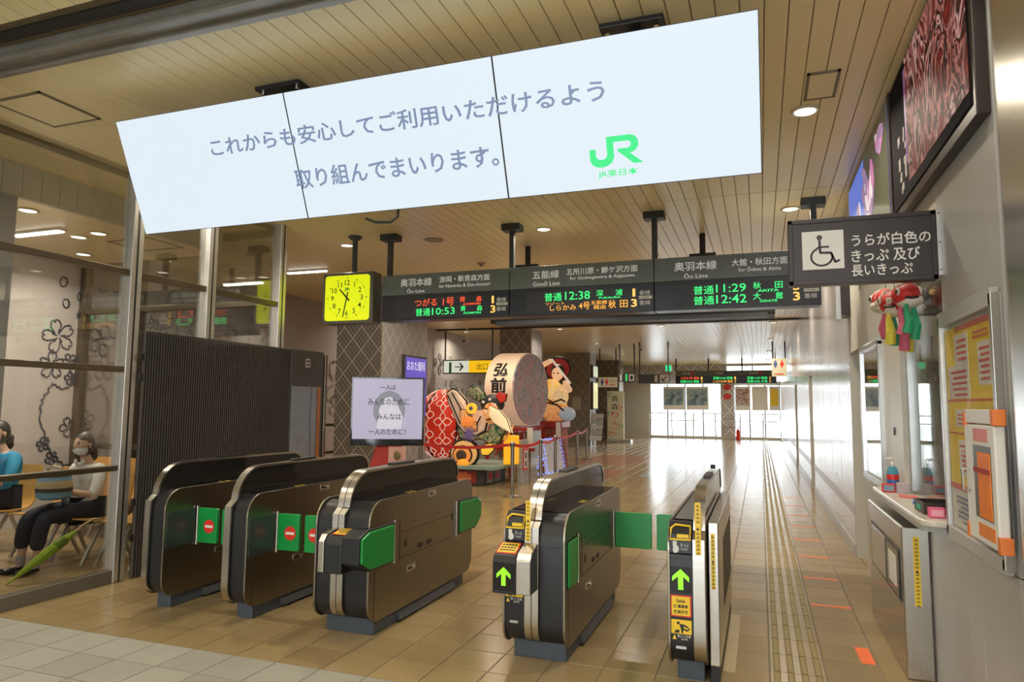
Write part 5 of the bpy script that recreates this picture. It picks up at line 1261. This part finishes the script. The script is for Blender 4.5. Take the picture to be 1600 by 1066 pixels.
for k in range(4): MB().tube([(N(745, 652)[0]+.06*k, 11.97, N(752, 652)[1]), (N(745, 652)[0]+.06*k, 11.93, N(752, 658)[1]), (N(745, 652)[0]+.06*k, 11.97, N(752, 664)[1])], .026, 8).build('finger', porange, hd2, smooth=True)
shape('skirt_green', [(726, 666), (742, 680), (760, 680), (780, 672), (790, 658), (806, 660), (800, 674), (792, 690), (783, 696), (776, 690), (764, 684), (742, 688), (729, 684)], 12.32, .12, pk_green, .014)
shape('skirt_cream', [(782, 634), (796, 640), (808, 654), (815, 674), (802, 668), (790, 660), (782, 648)], 12.15, .12, glowm('pale', (.85, .66, .38), .6), .008)
b = MB()
for k in range(16):
    a = k*.39; c = Vector((N(755, 677)[0], 11.98, N(755, 677)[1])); b.tube([c, c+Vector((.15*math.cos(a), -.02, .17*math.sin(a)))], [.022, .004], 5)
b.build('tassel', ppurple, fl)
cf = shape('cuff', disc(747, 706, 21, 20), 12.05, .12, glowm('ochre', (.75, .42, .14), .45), .026)
shape('cuff_lining', disc(747, 708, 14, 13), 11.93, .06, porange, .014)
MB().ell((N(747, 708)[0], 11.86, N(747, 708)[1]), .11, .03, .10, 16, 10).build('cuff_hollow', mat('cuff_dark', (.10, .07, .05), .6), cf, smooth='all')
MB().ell((N(751, 720)[0], 11.83, N(751, 720)[1]), .12, .08, .085, 16, 10).build('foot_ball', glowm('amber', (.95, .38, .03), .5), fl, smooth='all')
shape('side_ornament', [(770, 700), (778, 692), (788, 690), (790, 700), (782, 708), (772, 708)], 12.1, .06, pyel, .012)
yl = MB().add([(N(798, 715)[0]+a*.24, 12.3+c*.26, .37+z*.55) for z in (0, 1) for c in (0, 1) for a in (0, 1)], [(0, 2, 3, 1), (4, 5, 7, 6), (0, 1, 5, 4), (2, 6, 7, 3), (0, 4, 6, 2), (1, 3, 7, 5)]).build('paper_lantern', glowm('lantern', (1., .50, .02), .5), fl, bevel=.02)
for (px_, py_) in ((770, 628), (780, 624), (788, 632), (776, 636)):
    c_ = N(px_, py_); MB().prism([(c_[0]+(.035 if k % 2 else .014)*math.cos(k*.785), c_[1]+(.035 if k % 2 else .014)*math.sin(k*.785)) for k in range(8)], 'y', 12.16, 12.20).build('hair_star', pwhite, fl)
for pts in ([(718, 618), (728, 640), (738, 662)], [(724, 614), (736, 634), (742, 646)], [(756, 668), (764, 662), (770, 650)], [(732, 690), (742, 684), (756, 688)], [(790, 650), (800, 656), (808, 666)]):
    MB().tube([(N(*p)[0], 12.06, N(*p)[1]) for p in pts], .014, 6).build('ink_fold', pblack, fl, smooth=True)
for k in range(7):
    c_ = N(800+2*k, 690-3*k); MB().tube([(c_[0], 12.25, c_[1]), (c_[0]+.05, 12.22, c_[1]+.12)], .012, 5).build('flame_strip', pk_orange, fl)
fl.location.y += .22; fl.location.x -= .08
# fan-shaped lantern
ff = thing('fan_lantern', 'large rounded cream lantern lettered Hirosaki with a mottled grey oval face', 'lantern', (-5.3, 15.0, 0))
oc = (15.0, 1.87); orr = (1.28, .83)
ov = [(oc[0]+orr[0]*math.cos(2*math.pi*k/40), oc[1]+orr[1]*math.sin(2*math.pi*k/40)) for k in range(40)]
MB().prism(ov, 'x', -5.56, -4.93).build('lantern_body', glowm('fan', (.78, .58, .40), .35, var=.05), ff, smooth=True)
mott = art_mat('mottled_picture', ((.06, .06, .08), (.40, .38, .40), (.50, .16, .16), (.42, .42, .44), (.10, .13, .18), (.55, .52, .52), (.20, .22, .26)), 2.6, .12, 2.2, (1, 1.6, .7))
MB().prism([(oc[0]+(p[0]-oc[0])*.985, oc[1]+(p[1]-oc[1])*.985) for p in ov], 'x', -4.93, -4.90).build('oval_face', mott, ff)
for ch_, a, z0, e, z1 in (('弘', -5.40, 2.12, -5.06, 2.42), ('前', -5.42, 1.76, -5.06, 2.09)):
    o = text('lantern_character', ch_, (a, z0, e, z1), 13.4, pblack, ff, bold=.03)
    for v in o.data.vertices:
        z = v.co.z; k = max(.05, 1-((z-oc[1])/orr[1])**2); off = -.006 if v.co.y+15.0 < 13.3995 else 0
        v.co.y = oc[0]-orr[0]*math.sqrt(k)-.004+off-15.0
redw = mat('red_lacquer', (.36, .03, .02), .4)
for x in (-5.5, -4.97):
    MB().box(x-.04, x+.04, 13.75, 16.2, .92, 1.04).build('stand_beam', redw, ff); 
    for y in (13.8, 16.1): MB().box(x-.04, x+.04, y-.04, y+.04, 0, 1.0).build('stand_post', redw, ff)
for y in (13.80,): MB().box(-5.8, -4.45, y-.04, y+.04, .55, .62).build('stand_beam', redw, ff)
for k in range(4): MB().tube([(-5.3+.16*k, 13.75, .45), (-4.95+.16*k, 13.75, 1.02)], .022, 6).build('stand_brace', redw, ff)
MB().box(-5.8, -4.45, 13.70, 13.78, .98, 1.04).build('stand_beam', redw, ff)
# standing warrior figure lantern
wr_ = thing('figure_lantern', 'glowing standing warrior lantern with raised arm on a red stand', 'lantern', (-4.84, 16.75, 0))
X0, Y0 = -4.84, 16.75
MB().box(X0-.32, X0+.24, Y0-.35, Y0+.5, .95, 1.12).build('stand_top', redw, wr_, bevel=.02); MB().box(X0-.28, X0+.2, Y0-.3, Y0+.4, 0, .95).build('stand_body', mat('stand_painted', (.35, .10, .05), .6, var=.5, vs=8), wr_)
MB().ell((X0-.05, Y0, 1.42), .36, .28, .34, 20, 12).build('robe', pk_orange, wr_, smooth='all')
MB().ell((X0-.12, Y0-.03, 1.86), .30, .24, .32, 20, 12).build('torso', pk_yellow, wr_, smooth='all')
MB().ell((X0+.10, Y0-.06, 1.75), .24, .20, .30, 18, 12).build('armour', glowm('armour', (.75, .50, .25), .5, var=.5, vs=14), wr_, smooth='all')
hd = MB().ell((X0+.06, Y0-.10, 2.30), .14, .15, .18, 18, 12).build('head', glowm('skin', (.85, .52, .30), .5), wr_, smooth='all')
MB().ell((X0+.05, Y0-.02, 2.40), .17, .17, .15, 16, 10).build('hair', pblack, wr_, smooth='all')
for dx in (-.05, .06): MB().ell((X0+.06+dx, Y0-.24, 2.31), .025, .012, .018, 8, 6).build('eye', pblack, hd)
MB().tube([(X0-.30, Y0-.05, 2.05), (X0-.42, Y0-.10, 2.32), (X0-.30, Y0-.18, 2.52), (X0-.08, Y0-.20, 2.62)], [.11, .09, .075, .06], 12).build('raised_arm', glowm('skin', (.85, .52, .30), .5), wr_, smooth='all')
MB().tube([(X0+.25, Y0-.05, 2.0), (X0+.38, Y0-.15, 1.9), (X0+.30, Y0-.28, 2.1)], [.10, .08, .06], 12).build('lower_arm', glowm('skin', (.85, .52, .30), .5), wr_, smooth='all')
MB().tube([(X0-.05, Y0-.24, 2.66), (X0+.45, Y0-.30, 2.05)], .03, 8).build('sword', pwhite, wr_, smooth=True)
MB().prism([(X0-.02+.33*math.cos(k*.3), 2.44+.30*math.sin(k*.3)) for k in range(21)], 'y', Y0+.22, Y0+.30).build('halo', mat('halo_red', (.30, .02, .02), .5, emit=(.3, .02, .02), es=.2), wr_, bevel=.01)
MB().tube([(X0-.02+.33*math.cos(k*.3), Y0+.22, 2.44+.30*math.sin(k*.3)) for k in range(21)], .025, 6, True).build('halo_rim', pblack, wr_)
for pts in ([(-.38, 1.62), (-.2, 1.70), (0, 1.58), (.22, 1.66), (.32, 1.6)], [(-.32, 1.18), (-.36, 1.42), (-.15, 1.58), (.12, 1.52), (.32, 1.35)], [(-.40, 2.12), (-.28, 2.02), (-.22, 2.2)]): MB().tube([(X0+p[0], Y0-.30, p[1]) for p in pts], .022, 6).build('ink_line', pblack, wr_, smooth=True)
MB().ell((X0+.34, Y0-.18, 1.30), .22, .16, .18, 16, 10).build('wave', art_mat('wave_paint', ((.12, .22, .30), (.5, .55, .6), (.3, .4, .5), (.7, .6, .6)), 6, .25, 2), wr_, smooth='all')
for (x, y, z0, z1, lb) in ((-4.52, 13.69, .62, 1.04, 'white paper strip tied to the red float stand'), (-4.68, 16.39, .72, 1.10, 'white paper strip hanging from the warrior lantern stand')):
    tag(MB().box(x-.06, x+.06, y, y+.01, z0, z1).build('paper_strip', whitetx), lb, 'paper strip')
sb_ = thing('sign_box', 'grey sign box with a red inner frame standing by the float', 'sign', (-4.45, 13.1, 0))
MB().prism([(12.85, 0), (13.35, 0), (13.30, .82), (12.9, .82)], 'x', -4.50, -4.42).build('panel', mat('box_grey', (.42, .43, .45), .6, var=.3, vs=10), sb_); box('inner_frame', redm, sb_, -4.425, -4.41, 12.96, 13.25, .22, .66); box('inner_field', whitetx, sb_, -4.415, -4.405, 13.0, 13.21, .27, .61)
for k, z in enumerate((.46, .30)): box('glyph', blackp, sb_, -4.407, -4.402, 13.06, 13.15, z, z+.11)
lp = thing('lit_board', 'leaning white board edged with blue fairy lights behind the rope posts', 'board', (-4.25, 14.6, 0))
MB().add([(-4.22, 13.95, .06), (-4.22, 15.30, .06), (-4.34, 15.26, .78), (-4.34, 14.0, .78), (-4.26, 13.95, .06), (-4.26, 15.30, .06), (-4.38, 15.26, .78), (-4.38, 14.0, .78)], [(0, 1, 2, 3), (7, 6, 5, 4), (0, 4, 5, 1), (1, 5, 6, 2), (2, 6, 7, 3), (3, 7, 4, 0)]).build('board_sheet', art_mat('board_paint', ((.25, .27, .33), (.55, .56, .6), (.65, .62, .62), (.35, .36, .42)), 4, .1, 2), lp)
for y in (14.05, 15.2): MB().tube([(-4.24, y, 0), (-4.36, y, .8)], .02, 6).build('board_leg', blackp, lp)
b = MB(); A_ = [Vector(p) for p in ((-4.21, 13.95, .08), (-4.21, 15.30, .08), (-4.33, 15.26, .78), (-4.33, 14.0, .78))]
for i in range(4):
    for k in range(14):
        p = A_[i].lerp(A_[(i+1) % 4], k/14)+Vector((.012, random.uniform(-.02, .02), random.uniform(-.02, .02))); b.ell(p, .012, .012, .012, 6, 4)
for k in range(24): b.ell((-4.40+random.random()*.15, 13.75+random.random()*.2, .03+random.random()*.45), .012, .012, .012, 6, 4)
b.build('fairy_lights', em('fairy_blue', (.15, .25, 1.), 2.5), lp)['kind'] = 'stuff'
# rope posts with red belts
pm = mat('stanchion_steel', (.36, .34, .31), .28, .95)
PP = [(-5.35, 10.4), (-3.9, 10.9), (-3.78, 12.08), (-3.95, 13.63), (-4.30, 16.76), (-4.62, 19.1)]
names_ = ['beside the television stand', 'in front of the pale blue platform', 'by the grey sign box', 'by the lit board', 'past the warrior lantern', 'at the far end of the red belts']
belt = mat('belt_red', (.62, .03, .025), .6)
for (x, y), nm in zip(PP, names_):
    t = thing('barrier_post', 'steel barrier post '+nm, 'barrier post', (x, y, 0), 0, 'barrier posts around the floats')
    MB().lathe([(.16, 0), (.16, .012), (.05, .03), (.032, .04), (.032, .80), (.042, .81), (.042, .88), (.03, .895)], (x, y, 0), 18).build('post', pm, t, smooth=True)
    MB().lathe([(.044, .83), (.044, .86)], (x, y, 0), 14).build('belt_head', darkgrey, t, smooth=True)
def beltm(a, c, lb):
    a, c = Vector((*a, 0)), Vector((*c, 0)); d_ = (c-a).normalized(); n_ = Vector((-d_.y, d_.x, 0))*.003; a, c = a+d_*.046, c-d_*.046
    b = MB(); K = 6; vs = []
    for k in range(K+1):
        t_ = k/K; p = a.lerp(c, t_); s_ = -.05*math.sin(math.pi*t_); vs += [p+n_+Vector((0, 0, .82+s_)), p-n_+Vector((0, 0, .82+s_)), p-n_+Vector((0, 0, .87+s_)), p+n_+Vector((0, 0, .87+s_))]
    fs = [(0, 1, 2, 3), (4*K, 4*K+3, 4*K+2, 4*K+1)]
    for k in range(K):
        o = 4*k; fs += [(o+i, o+(i+1) % 4, o+4+(i+1) % 4, o+4+i) for i in range(4)]
    tag(b.add(vs, fs).build('barrier_belt', belt), lb, 'barrier belt', 'red belts between the posts')
for k in range(5): beltm(PP[k], PP[k+1], 'red belt running on from the post %s' % names_[k])

# ================================================================== TICKET OFFICE FRONT
ct = thing('counter', 'pale counter top with rounded edge under the ticket window', 'counter', (.9, 4.7, .92))
P = [(.74, 5.55), (.74, 4.12)]+arc(.80, 4.02, .06, 180, 270, 5)+[(.878, 3.955), (.878, 5.55)]
MB().prism(P, 'z', .918, .95).build('counter_slab', mat('counter_pale', (.62, .58, .50), .2, var=.06, vs=30), ct, bevel=.008)
MB().prism([(.755, 5.5), (.755, 4.05), (.878, 3.99), (.878, 5.5)], 'z', .885, .918).build('counter_apron', greypanel, ct)
mc = thing('steel_machine', 'stainless fare machine with a recessed panel below the counter', 'machine', (.80, 5.1, 0))
MB().box(.735, .875, 4.50, 5.78, .0, .835).build('cabinet', steel, mc, bevel=.008)
rc = box('recess', mat('recess_dark', (.03, .032, .035), .3), mc, .731, .736, 4.56, 5.66, .40, .70)
box('recess_tray', alu, rc, .726, .732, 5.05, 5.60, .42, .68, .003)
np_ = box('notice_plate', blackgloss, mc, .726, .732, 4.58, 4.98, .42, .68); box('notice_sheet', whitetx, np_, .724, .727, 4.66, 4.90, .46, .64)
vertical_strip(mc, .79, .822, .40, .78, 4.4995)
box('plinth', blackp, mc, .745, .875, 4.52, 5.76, -.002, .03)
# things on the counter
bt = thing('sanitizer_bottle', 'pump bottle of blue hand sanitizer with a red label', 'bottle', (.90, 5.42, .95))
bx0, by0 = .83, 5.30
bt.location = (bx0, by0, .95)
MB().lathe([(.033, 0), (.036, .01), (.036, .12), (.028, .15), (.013, .165)], (bx0, by0, .95), 18).build('bottle_body', mat('sanitizer_blue', (.06, .30, .42), .15), bt, smooth=True)
MB().lathe([(.037, .03), (.037, .075)], (bx0, by0, .95), 18).build('label', mat('label_blue', (.05, .15, .5), .4), bt, smooth=True)
MB().lathe([(.0372, .075), (.0372, .11)], (bx0, by0, .95), 18).build('label_band', redm, bt, smooth=True)
MB().lathe([(.014, .162), (.014, .185), (.006, .19), (.006, .215)], (bx0, by0, .95), 12).build('pump', white, bt, smooth=True)
MB().tube([(bx0, by0, 1.165), (bx0-.045, by0-.01, 1.162)], .007, 8).build('pump_spout', white, bt, smooth=True)
def small_box(x, y, w_, d_, h_, m, lb, face=None, name='card_box', cat='box'):
    t = thing(name, lb, cat, (x, y, .95))
    MB().box(x-w_/2, x+w_/2, y-d_/2, y+d_/2, .951, .95+h_).build('box_body', m, t, bevel=.002)
    if face: MB().box(x-w_/2+.008, x+w_/2-.008, y-d_/2-.002, y-d_/2, .96, .942+h_).build('box_picture', face, t)
    return t
small_box(.785, 5.20, .075, .04, .055, redm, 'small picture box with blue scene beside the sanitizer', art_mat('box_pic', ((.03, .08, .2), (.2, .4, .55), (.6, .2, .15)), 20, 0))
small_box(.865, 5.18, .07, .05, .065, mat('card_lilac', (.55, .45, .48), .5), 'pale lilac card holder beside the sanitizer')
tg = mat('tray_brown', (.04, .025, .02), .4)
tr_ = thing('cash_tray', 'dark brown tray with a green tag on the counter', 'tray', (.85, 4.28, .95))
for a in ((.79, .96, 4.18, 4.40, .951, .958), (.79, .797, 4.18, 4.40, .958, 1.01), (.953, .96, 4.18, 4.40, .958, 1.01), (.797, .953, 4.18, 4.187, .958, 1.01), (.797, .953, 4.393, 4.40, .958, 1.01)): MB().box(*a).build('tray_side', tg, tr_)
box('tray_tag', mat('tag_green', (.05, .45, .28), .5), tr_, .787, .79, 4.25, 4.34, .965, .99)
small_box(.83, 4.09, .07, .05, .05, mat('box_pink', (.75, .12, .25), .5), 'small pink box at the rounded counter end', mat('box_pinkface', (.8, .35, .45), .5))
tag(MB().prism([(.82, 4.62), (.93, 4.55), (.98, 4.75), (.86, 4.82)], 'z', .951, .962).build('blue_pouch', mat('pouch_blue', (.02, .16, .50), .3), None, bevel=.003), 'shiny blue plastic pouch lying on the counter', 'pouch')
tag(MB().prism([(.80, 4.90), (.90, 4.86), (.92, 5.04), (.82, 5.08)], 'z', .9508, .9525).build('red_notice', mat('notice_red', (.60, .12, .10), .5)), 'red printed notice lying flat on the counter', 'notice')
# clear vinyl curtain
cur = MB(); vs = []; fs = []; K = 40
for k in range(K+1):
    y = 4.12+.62*k/K; x = .965+.022*math.sin(k*.9)
    vs += [(x, y, 1.0), (x+.005, y+.002, 2.18)]
fs = [(2*k, 2*k+2, 2*k+3, 2*k+1) for k in range(K)]
tag(cur.add(vs, fs).build('vinyl_curtain', glass('vinyl', (.88, .88, .87), .12, .4), None, smooth='all'), 'rippled clear vinyl curtain inside the ticket window', 'curtain')
cab = thing('office_shelf', 'grey shelf unit inside the ticket office behind the vinyl curtain', 'shelf', (2.2, 4.8, 0))
for z in (.9, 1.2, 1.5, 1.8): box('shelf_board', inm, cab, 1.9, 2.5, 3.6, 6.2, z, z+.03)
for y in (3.62, 4.9, 6.18): box('shelf_side', inm, cab, 1.9, 2.5, y-.02, y+.02, .01, 2.0)
for k in range(16): box('folder', mat('folder_%d' % (k % 4), ((.5, .3, .15), (.25, .3, .4), (.6, .58, .5), (.35, .12, .1))[k % 4], .6), cab, 1.92, 2.3, 3.75+.15*k, 3.86+.15*k, 1.23 if k % 2 else 1.53, 1.45 if k % 2 else 1.76)
bc_ = thing('brown_curtain', 'reddish brown curtain strip hanging inside the ticket office', 'curtain', (1.35, 4.95, 1.0))
MB().tube([(1.35, 5.0, .95), (1.35, 5.0, 2.3)], .07, 9).build('curtain_fold', mat('curtain_brown', (.30, .13, .07), .8), bc_, smooth=True); MB().tube([(1.37, 5.12, .95), (1.37, 5.12, 2.3)], .06, 9).build('curtain_fold', MATS['curtain_brown'], bc_, smooth=True)
tag(MB().prism([(5.44, 1.37), (5.49, 1.37), (5.49, 1.345), (5.465, 1.315), (5.44, 1.345)], 'x', XW-.008, XW).build('shield_badge', darkgrey), 'small dark shield badge on the cream wall panel', 'badge')
# poster board
pbd = thing('notice_board', 'framed glass notice board with yellow and white posters beside the steel column', 'notice board', (.86, 3.5, .9))
box('backing', greypanel, pbd, .865, .879, 3.09, 3.93, .90, 1.95)
for a in ((3.09, 3.93, 1.90, 1.97), (3.09, 3.93, .885, .945), (3.90, 3.935, .9, 1.95), (3.085, 3.115, .9, 1.95)): box('frame', alu if a[1]-a[0] < .1 else greypanel, pbd, .84, .872, *a, .003)
yp = mat('poster_yellow', (.85, .62, .05), .5); wh = mat('poster_white', (.72, .70, .66), .5); rl = mat('poster_red', (.62, .12, .09), .5)
def sheet(name, m, y0, y1, z0, z1, k=0): return box(name, m, pbd, .861-k*.0015, .8625-k*.0015, y0, y1, z0, z1)
sheet('poster', yp, 3.13, 3.89, 1.14, 1.88); sheet('poster', wh, 3.13, 3.89, .955, 1.13)
sheet('poster_header', rl, 3.13, 3.70, 1.855, 1.88, 1); sheet('poster_field', wh, 3.50, 3.84, 1.55, 1.70, 1); sheet('poster_field', wh, 3.50, 3.72, 1.70, 1.84, 1); sheet('poster_field', wh, 3.18, 3.36, 1.60, 1.78, 1)
sheet('poster_field', wh, 3.55, 3.72, 1.20, 1.36, 1); sheet('poster_field', wh, 3.55, 3.75, 1.42, 1.50, 1); sheet('poster_rule', rl, 3.13, 3.89, 1.535, 1.545, 1); sheet('poster_rule', rl, 3.13, 3.89, 1.13, 1.155, 1); sheet('poster_rule', rl, 3.13, 3.89, 1.385, 1.393, 1)
b = MB()
for (y0, y1, z0, z1, n) in ((3.53, 3.81, 1.56, 1.69, 5), (3.52, 3.70, 1.72, 1.83, 4), (3.20, 3.34, 1.62, 1.77, 6), (3.57, 3.70, 1.22, 1.35, 6), (3.20, 3.42, 1.80, 1.84, 2), (3.57, 3.73, 1.43, 1.49, 3)):
    for k in range(n):
        z = z0+(z1-z0)*k/n
        e = y1-(y1-y0)*random.random()*.25; b.box(.858, .8585, y0, e, z, z+(z1-z0)/n*.45)
b.build('poster_print', rl, pbd)['kind'] = 'stuff'
b = MB()
for k in range(6): b.box(.858, .8585, 3.58+.0*k, 3.80-.1*random.random(), .98+.022*k, .99+.022*k)
b.build('poster_print_blue', mat('poster_blue_ink', (.15, .22, .40), .5), pbd)['kind'] = 'stuff'
MB().box(.850, .852, 3.11, 3.90, .94, 1.91).build('cover_glass', glass('cover_glass', (.98, .98, .97), .06, .12), pbd)
# AED case
ae = thing('defibrillator_case', 'white wall case with an orange bag behind its window', 'case', (.84, 3.18, .95))
cs_ = MB().box(.80, .838, 2.985, 3.37, .985, 1.44).build('case_body', white, ae, bevel=.006)
box('case_window', mat('case_inside', (.10, .09, .08), .4), cs_, .7985, .801, 3.03, 3.25, 1.08, 1.36); box('orange_bag', mat('bag_orange', (.85, .22, .02), .5), cs_, .795, .80, 3.035, 3.19, 1.085, 1.335, .002)
box('bag_strap', mat('strap_red', (.4, .05, .03), .6), cs_, .793, .796, 3.035, 3.24, 1.255, 1.275); box('pale_label', mat('label_pink', (.72, .25, .22), .5), cs_, .798, .80, 3.06, 3.24, 1.375, 1.425); box('orange_label', mat('label_orange', (.85, .25, .05), .5), cs_, .798, .80, 3.02, 3.22, 1.01, 1.06)
MB().tube([(.80, 3.31, 1.17), (.775, 3.32, 1.175), (.775, 3.32, 1.255), (.80, 3.31, 1.26)], .006, 8).build('case_handle', chrome, cs_, smooth=True)
MB().box(.80, .838, 3.0, 3.35, 1.445, 1.50).build('case_lid', white, ae, bevel=.005)
for y, z in ((3.36, 1.43), (2.99, 1.44), (3.37, .98), (2.98, .98)): MB().box(.797, .84, y-.018, y+.018, z, z+.06).build('orange_clamp', mat('clamp_orange', (.80, .22, .05), .5), ae, bevel=.003)
MB().box(.837, .840, 3.05, 3.3, 1.1, 1.4).build('back_plate', alu, ae)
# side box sign along the corridor
sx = thing('box_sign', 'slim brown and silver box sign on the corridor wall past the office', 'sign', (.81, 7.8, 2.45)); box('case', brown, sx, .80, .88, 7.62, 7.95, 2.44, 2.77, .005); box('face', alu, sx, .745, .80, 7.66, 7.91, 2.40, 2.77, .004)
t = thing('door_plate', 'small metal plate on the reflective corridor wall', 'plate', (.875, 9.6, .6)); MB().prism(rrect(9.55, 9.63, .55, .70, .01), 'x', .868, .88).build('plate', alu, t); MB().tube([(.866, 9.59, .62), (.869, 9.59, .62)], .01, 8).build('keyhole', blackp, t)

# goldfish lanterns hanging by the window
fr_ = glowm('fishred', (.50, .02, .015), .05, var=.3, vs=20); fw = mat('fish_white', (.68, .60, .50), .6); tass = [mat('tassel_yellow', (.75, .62, .06), .5), mat('tassel_green', (.02, .30, .14), .5), mat('tassel_pink', (.65, .12, .20), .5)]
def fish(x, y, z, s, rz, lb, cols):
    t = thing('goldfish_lantern', lb, 'lantern', (x, y, z), rz, 'goldfish lanterns by the ticket window')
    def shp(v):
        return (v.x, v.y, v.z*(1.05 if v.z > 0 else .9))
    bd = MB().ell((0, 0, 0), .14*s, .11*s, .10*s, 22, 14, shp).build('fish_body', fr_, t, smooth='all', local=True)
    MB().ell((-.01*s, -.02*s, -.045*s), .125*s, .10*s, .065*s, 20, 10).build('fish_belly', fw, t, smooth='all', local=True)
    for sy in (-1, 1):
        e = MB().ell((-.075*s, sy*.085*s, .025*s), .034*s, .016*s, .034*s, 14, 8).build('eye_white', fw, bd, smooth='all', local=True)
        MB().ell((-.08*s, sy*.098*s, .025*s), .019*s, .010*s, .019*s, 12, 8).build('pupil', pblack, bd, smooth='all', local=True)
        MB().prism([(.02*s, -.02*s), (.09*s, -.06*s), (.10*s, .0)], 'y', sy*.10*s-.003, sy*.13*s).build('side_fin', fw, t, local=True)
    MB().tube([(-.135*s, -.05*s, -.03*s), (-.142*s, 0, -.04*s), (-.135*s, .05*s, -.03*s)], .010*s, 6).build('mouth', pblack, bd, local=True, smooth=True)
    for a in (-.05, .02, .08): MB().tube([(a*s, -.112*s*math.sqrt(max(.05, 1-(a/.14)**2))*math.cos(q), .105*s*math.sqrt(max(.05, 1-(a/.14)**2))*math.sin(q)+.002) for q in [.1+.3*i for i in range(10)]] , .005*s, 5).build('scale_line', fw, bd, local=True)
    MB().prism([(.12*s, 0), (.22*s, .09*s), (.20*s, 0), (.22*s, -.09*s)], 'y', -.02*s, .02*s).build('tail', fr_, t, local=True, bevel=.004)
    for k, c in enumerate(cols):
        xx = (-.09+.07*k)*s; ln = (.20+.05*(k % 2))*s; yy = (-.05 if k % 2 else .03)*s
        MB().tube([(xx, yy, -.08*s), (xx+.01*s, yy, -.13*s), (xx-.012*s, yy-.01, -.13*s-ln*.5), (xx+.015*s, yy, -.12*s-ln)], [.012*s, .024*s, .035*s, .040*s], 7).build('paper_tassel', c, t, local=True)
    MB().tube([(0, 0, .09*s), (0, 0, .42)], .002, 5).build('string', blackp, t, local=True)
fish(.754, 4.50, 2.11, .74, 1.2, 'small goldfish lantern with yellow tassels under the wheelchair sign', [tass[0], tass[2], tass[1], tass[0]])
fish(.765, 4.86, 2.18, .72, -1.2, 'goldfish lantern turned away between the other two', [tass[2]])
fish(.757, 4.19, 2.11, .64, 1.7, 'goldfish lantern with long green tassels beside the notice board', [tass[1], tass[1], tass[2]])
rod = tag(MB().tube([(.88, 4.1, 2.52), (.76, 4.12, 2.54), (.75, 4.90, 2.54), (.88, 4.92, 2.52)], .006, 6).build('hanging_rod', darkgrey, None, smooth=True), 'thin dark rod carrying the goldfish lanterns', 'rod')
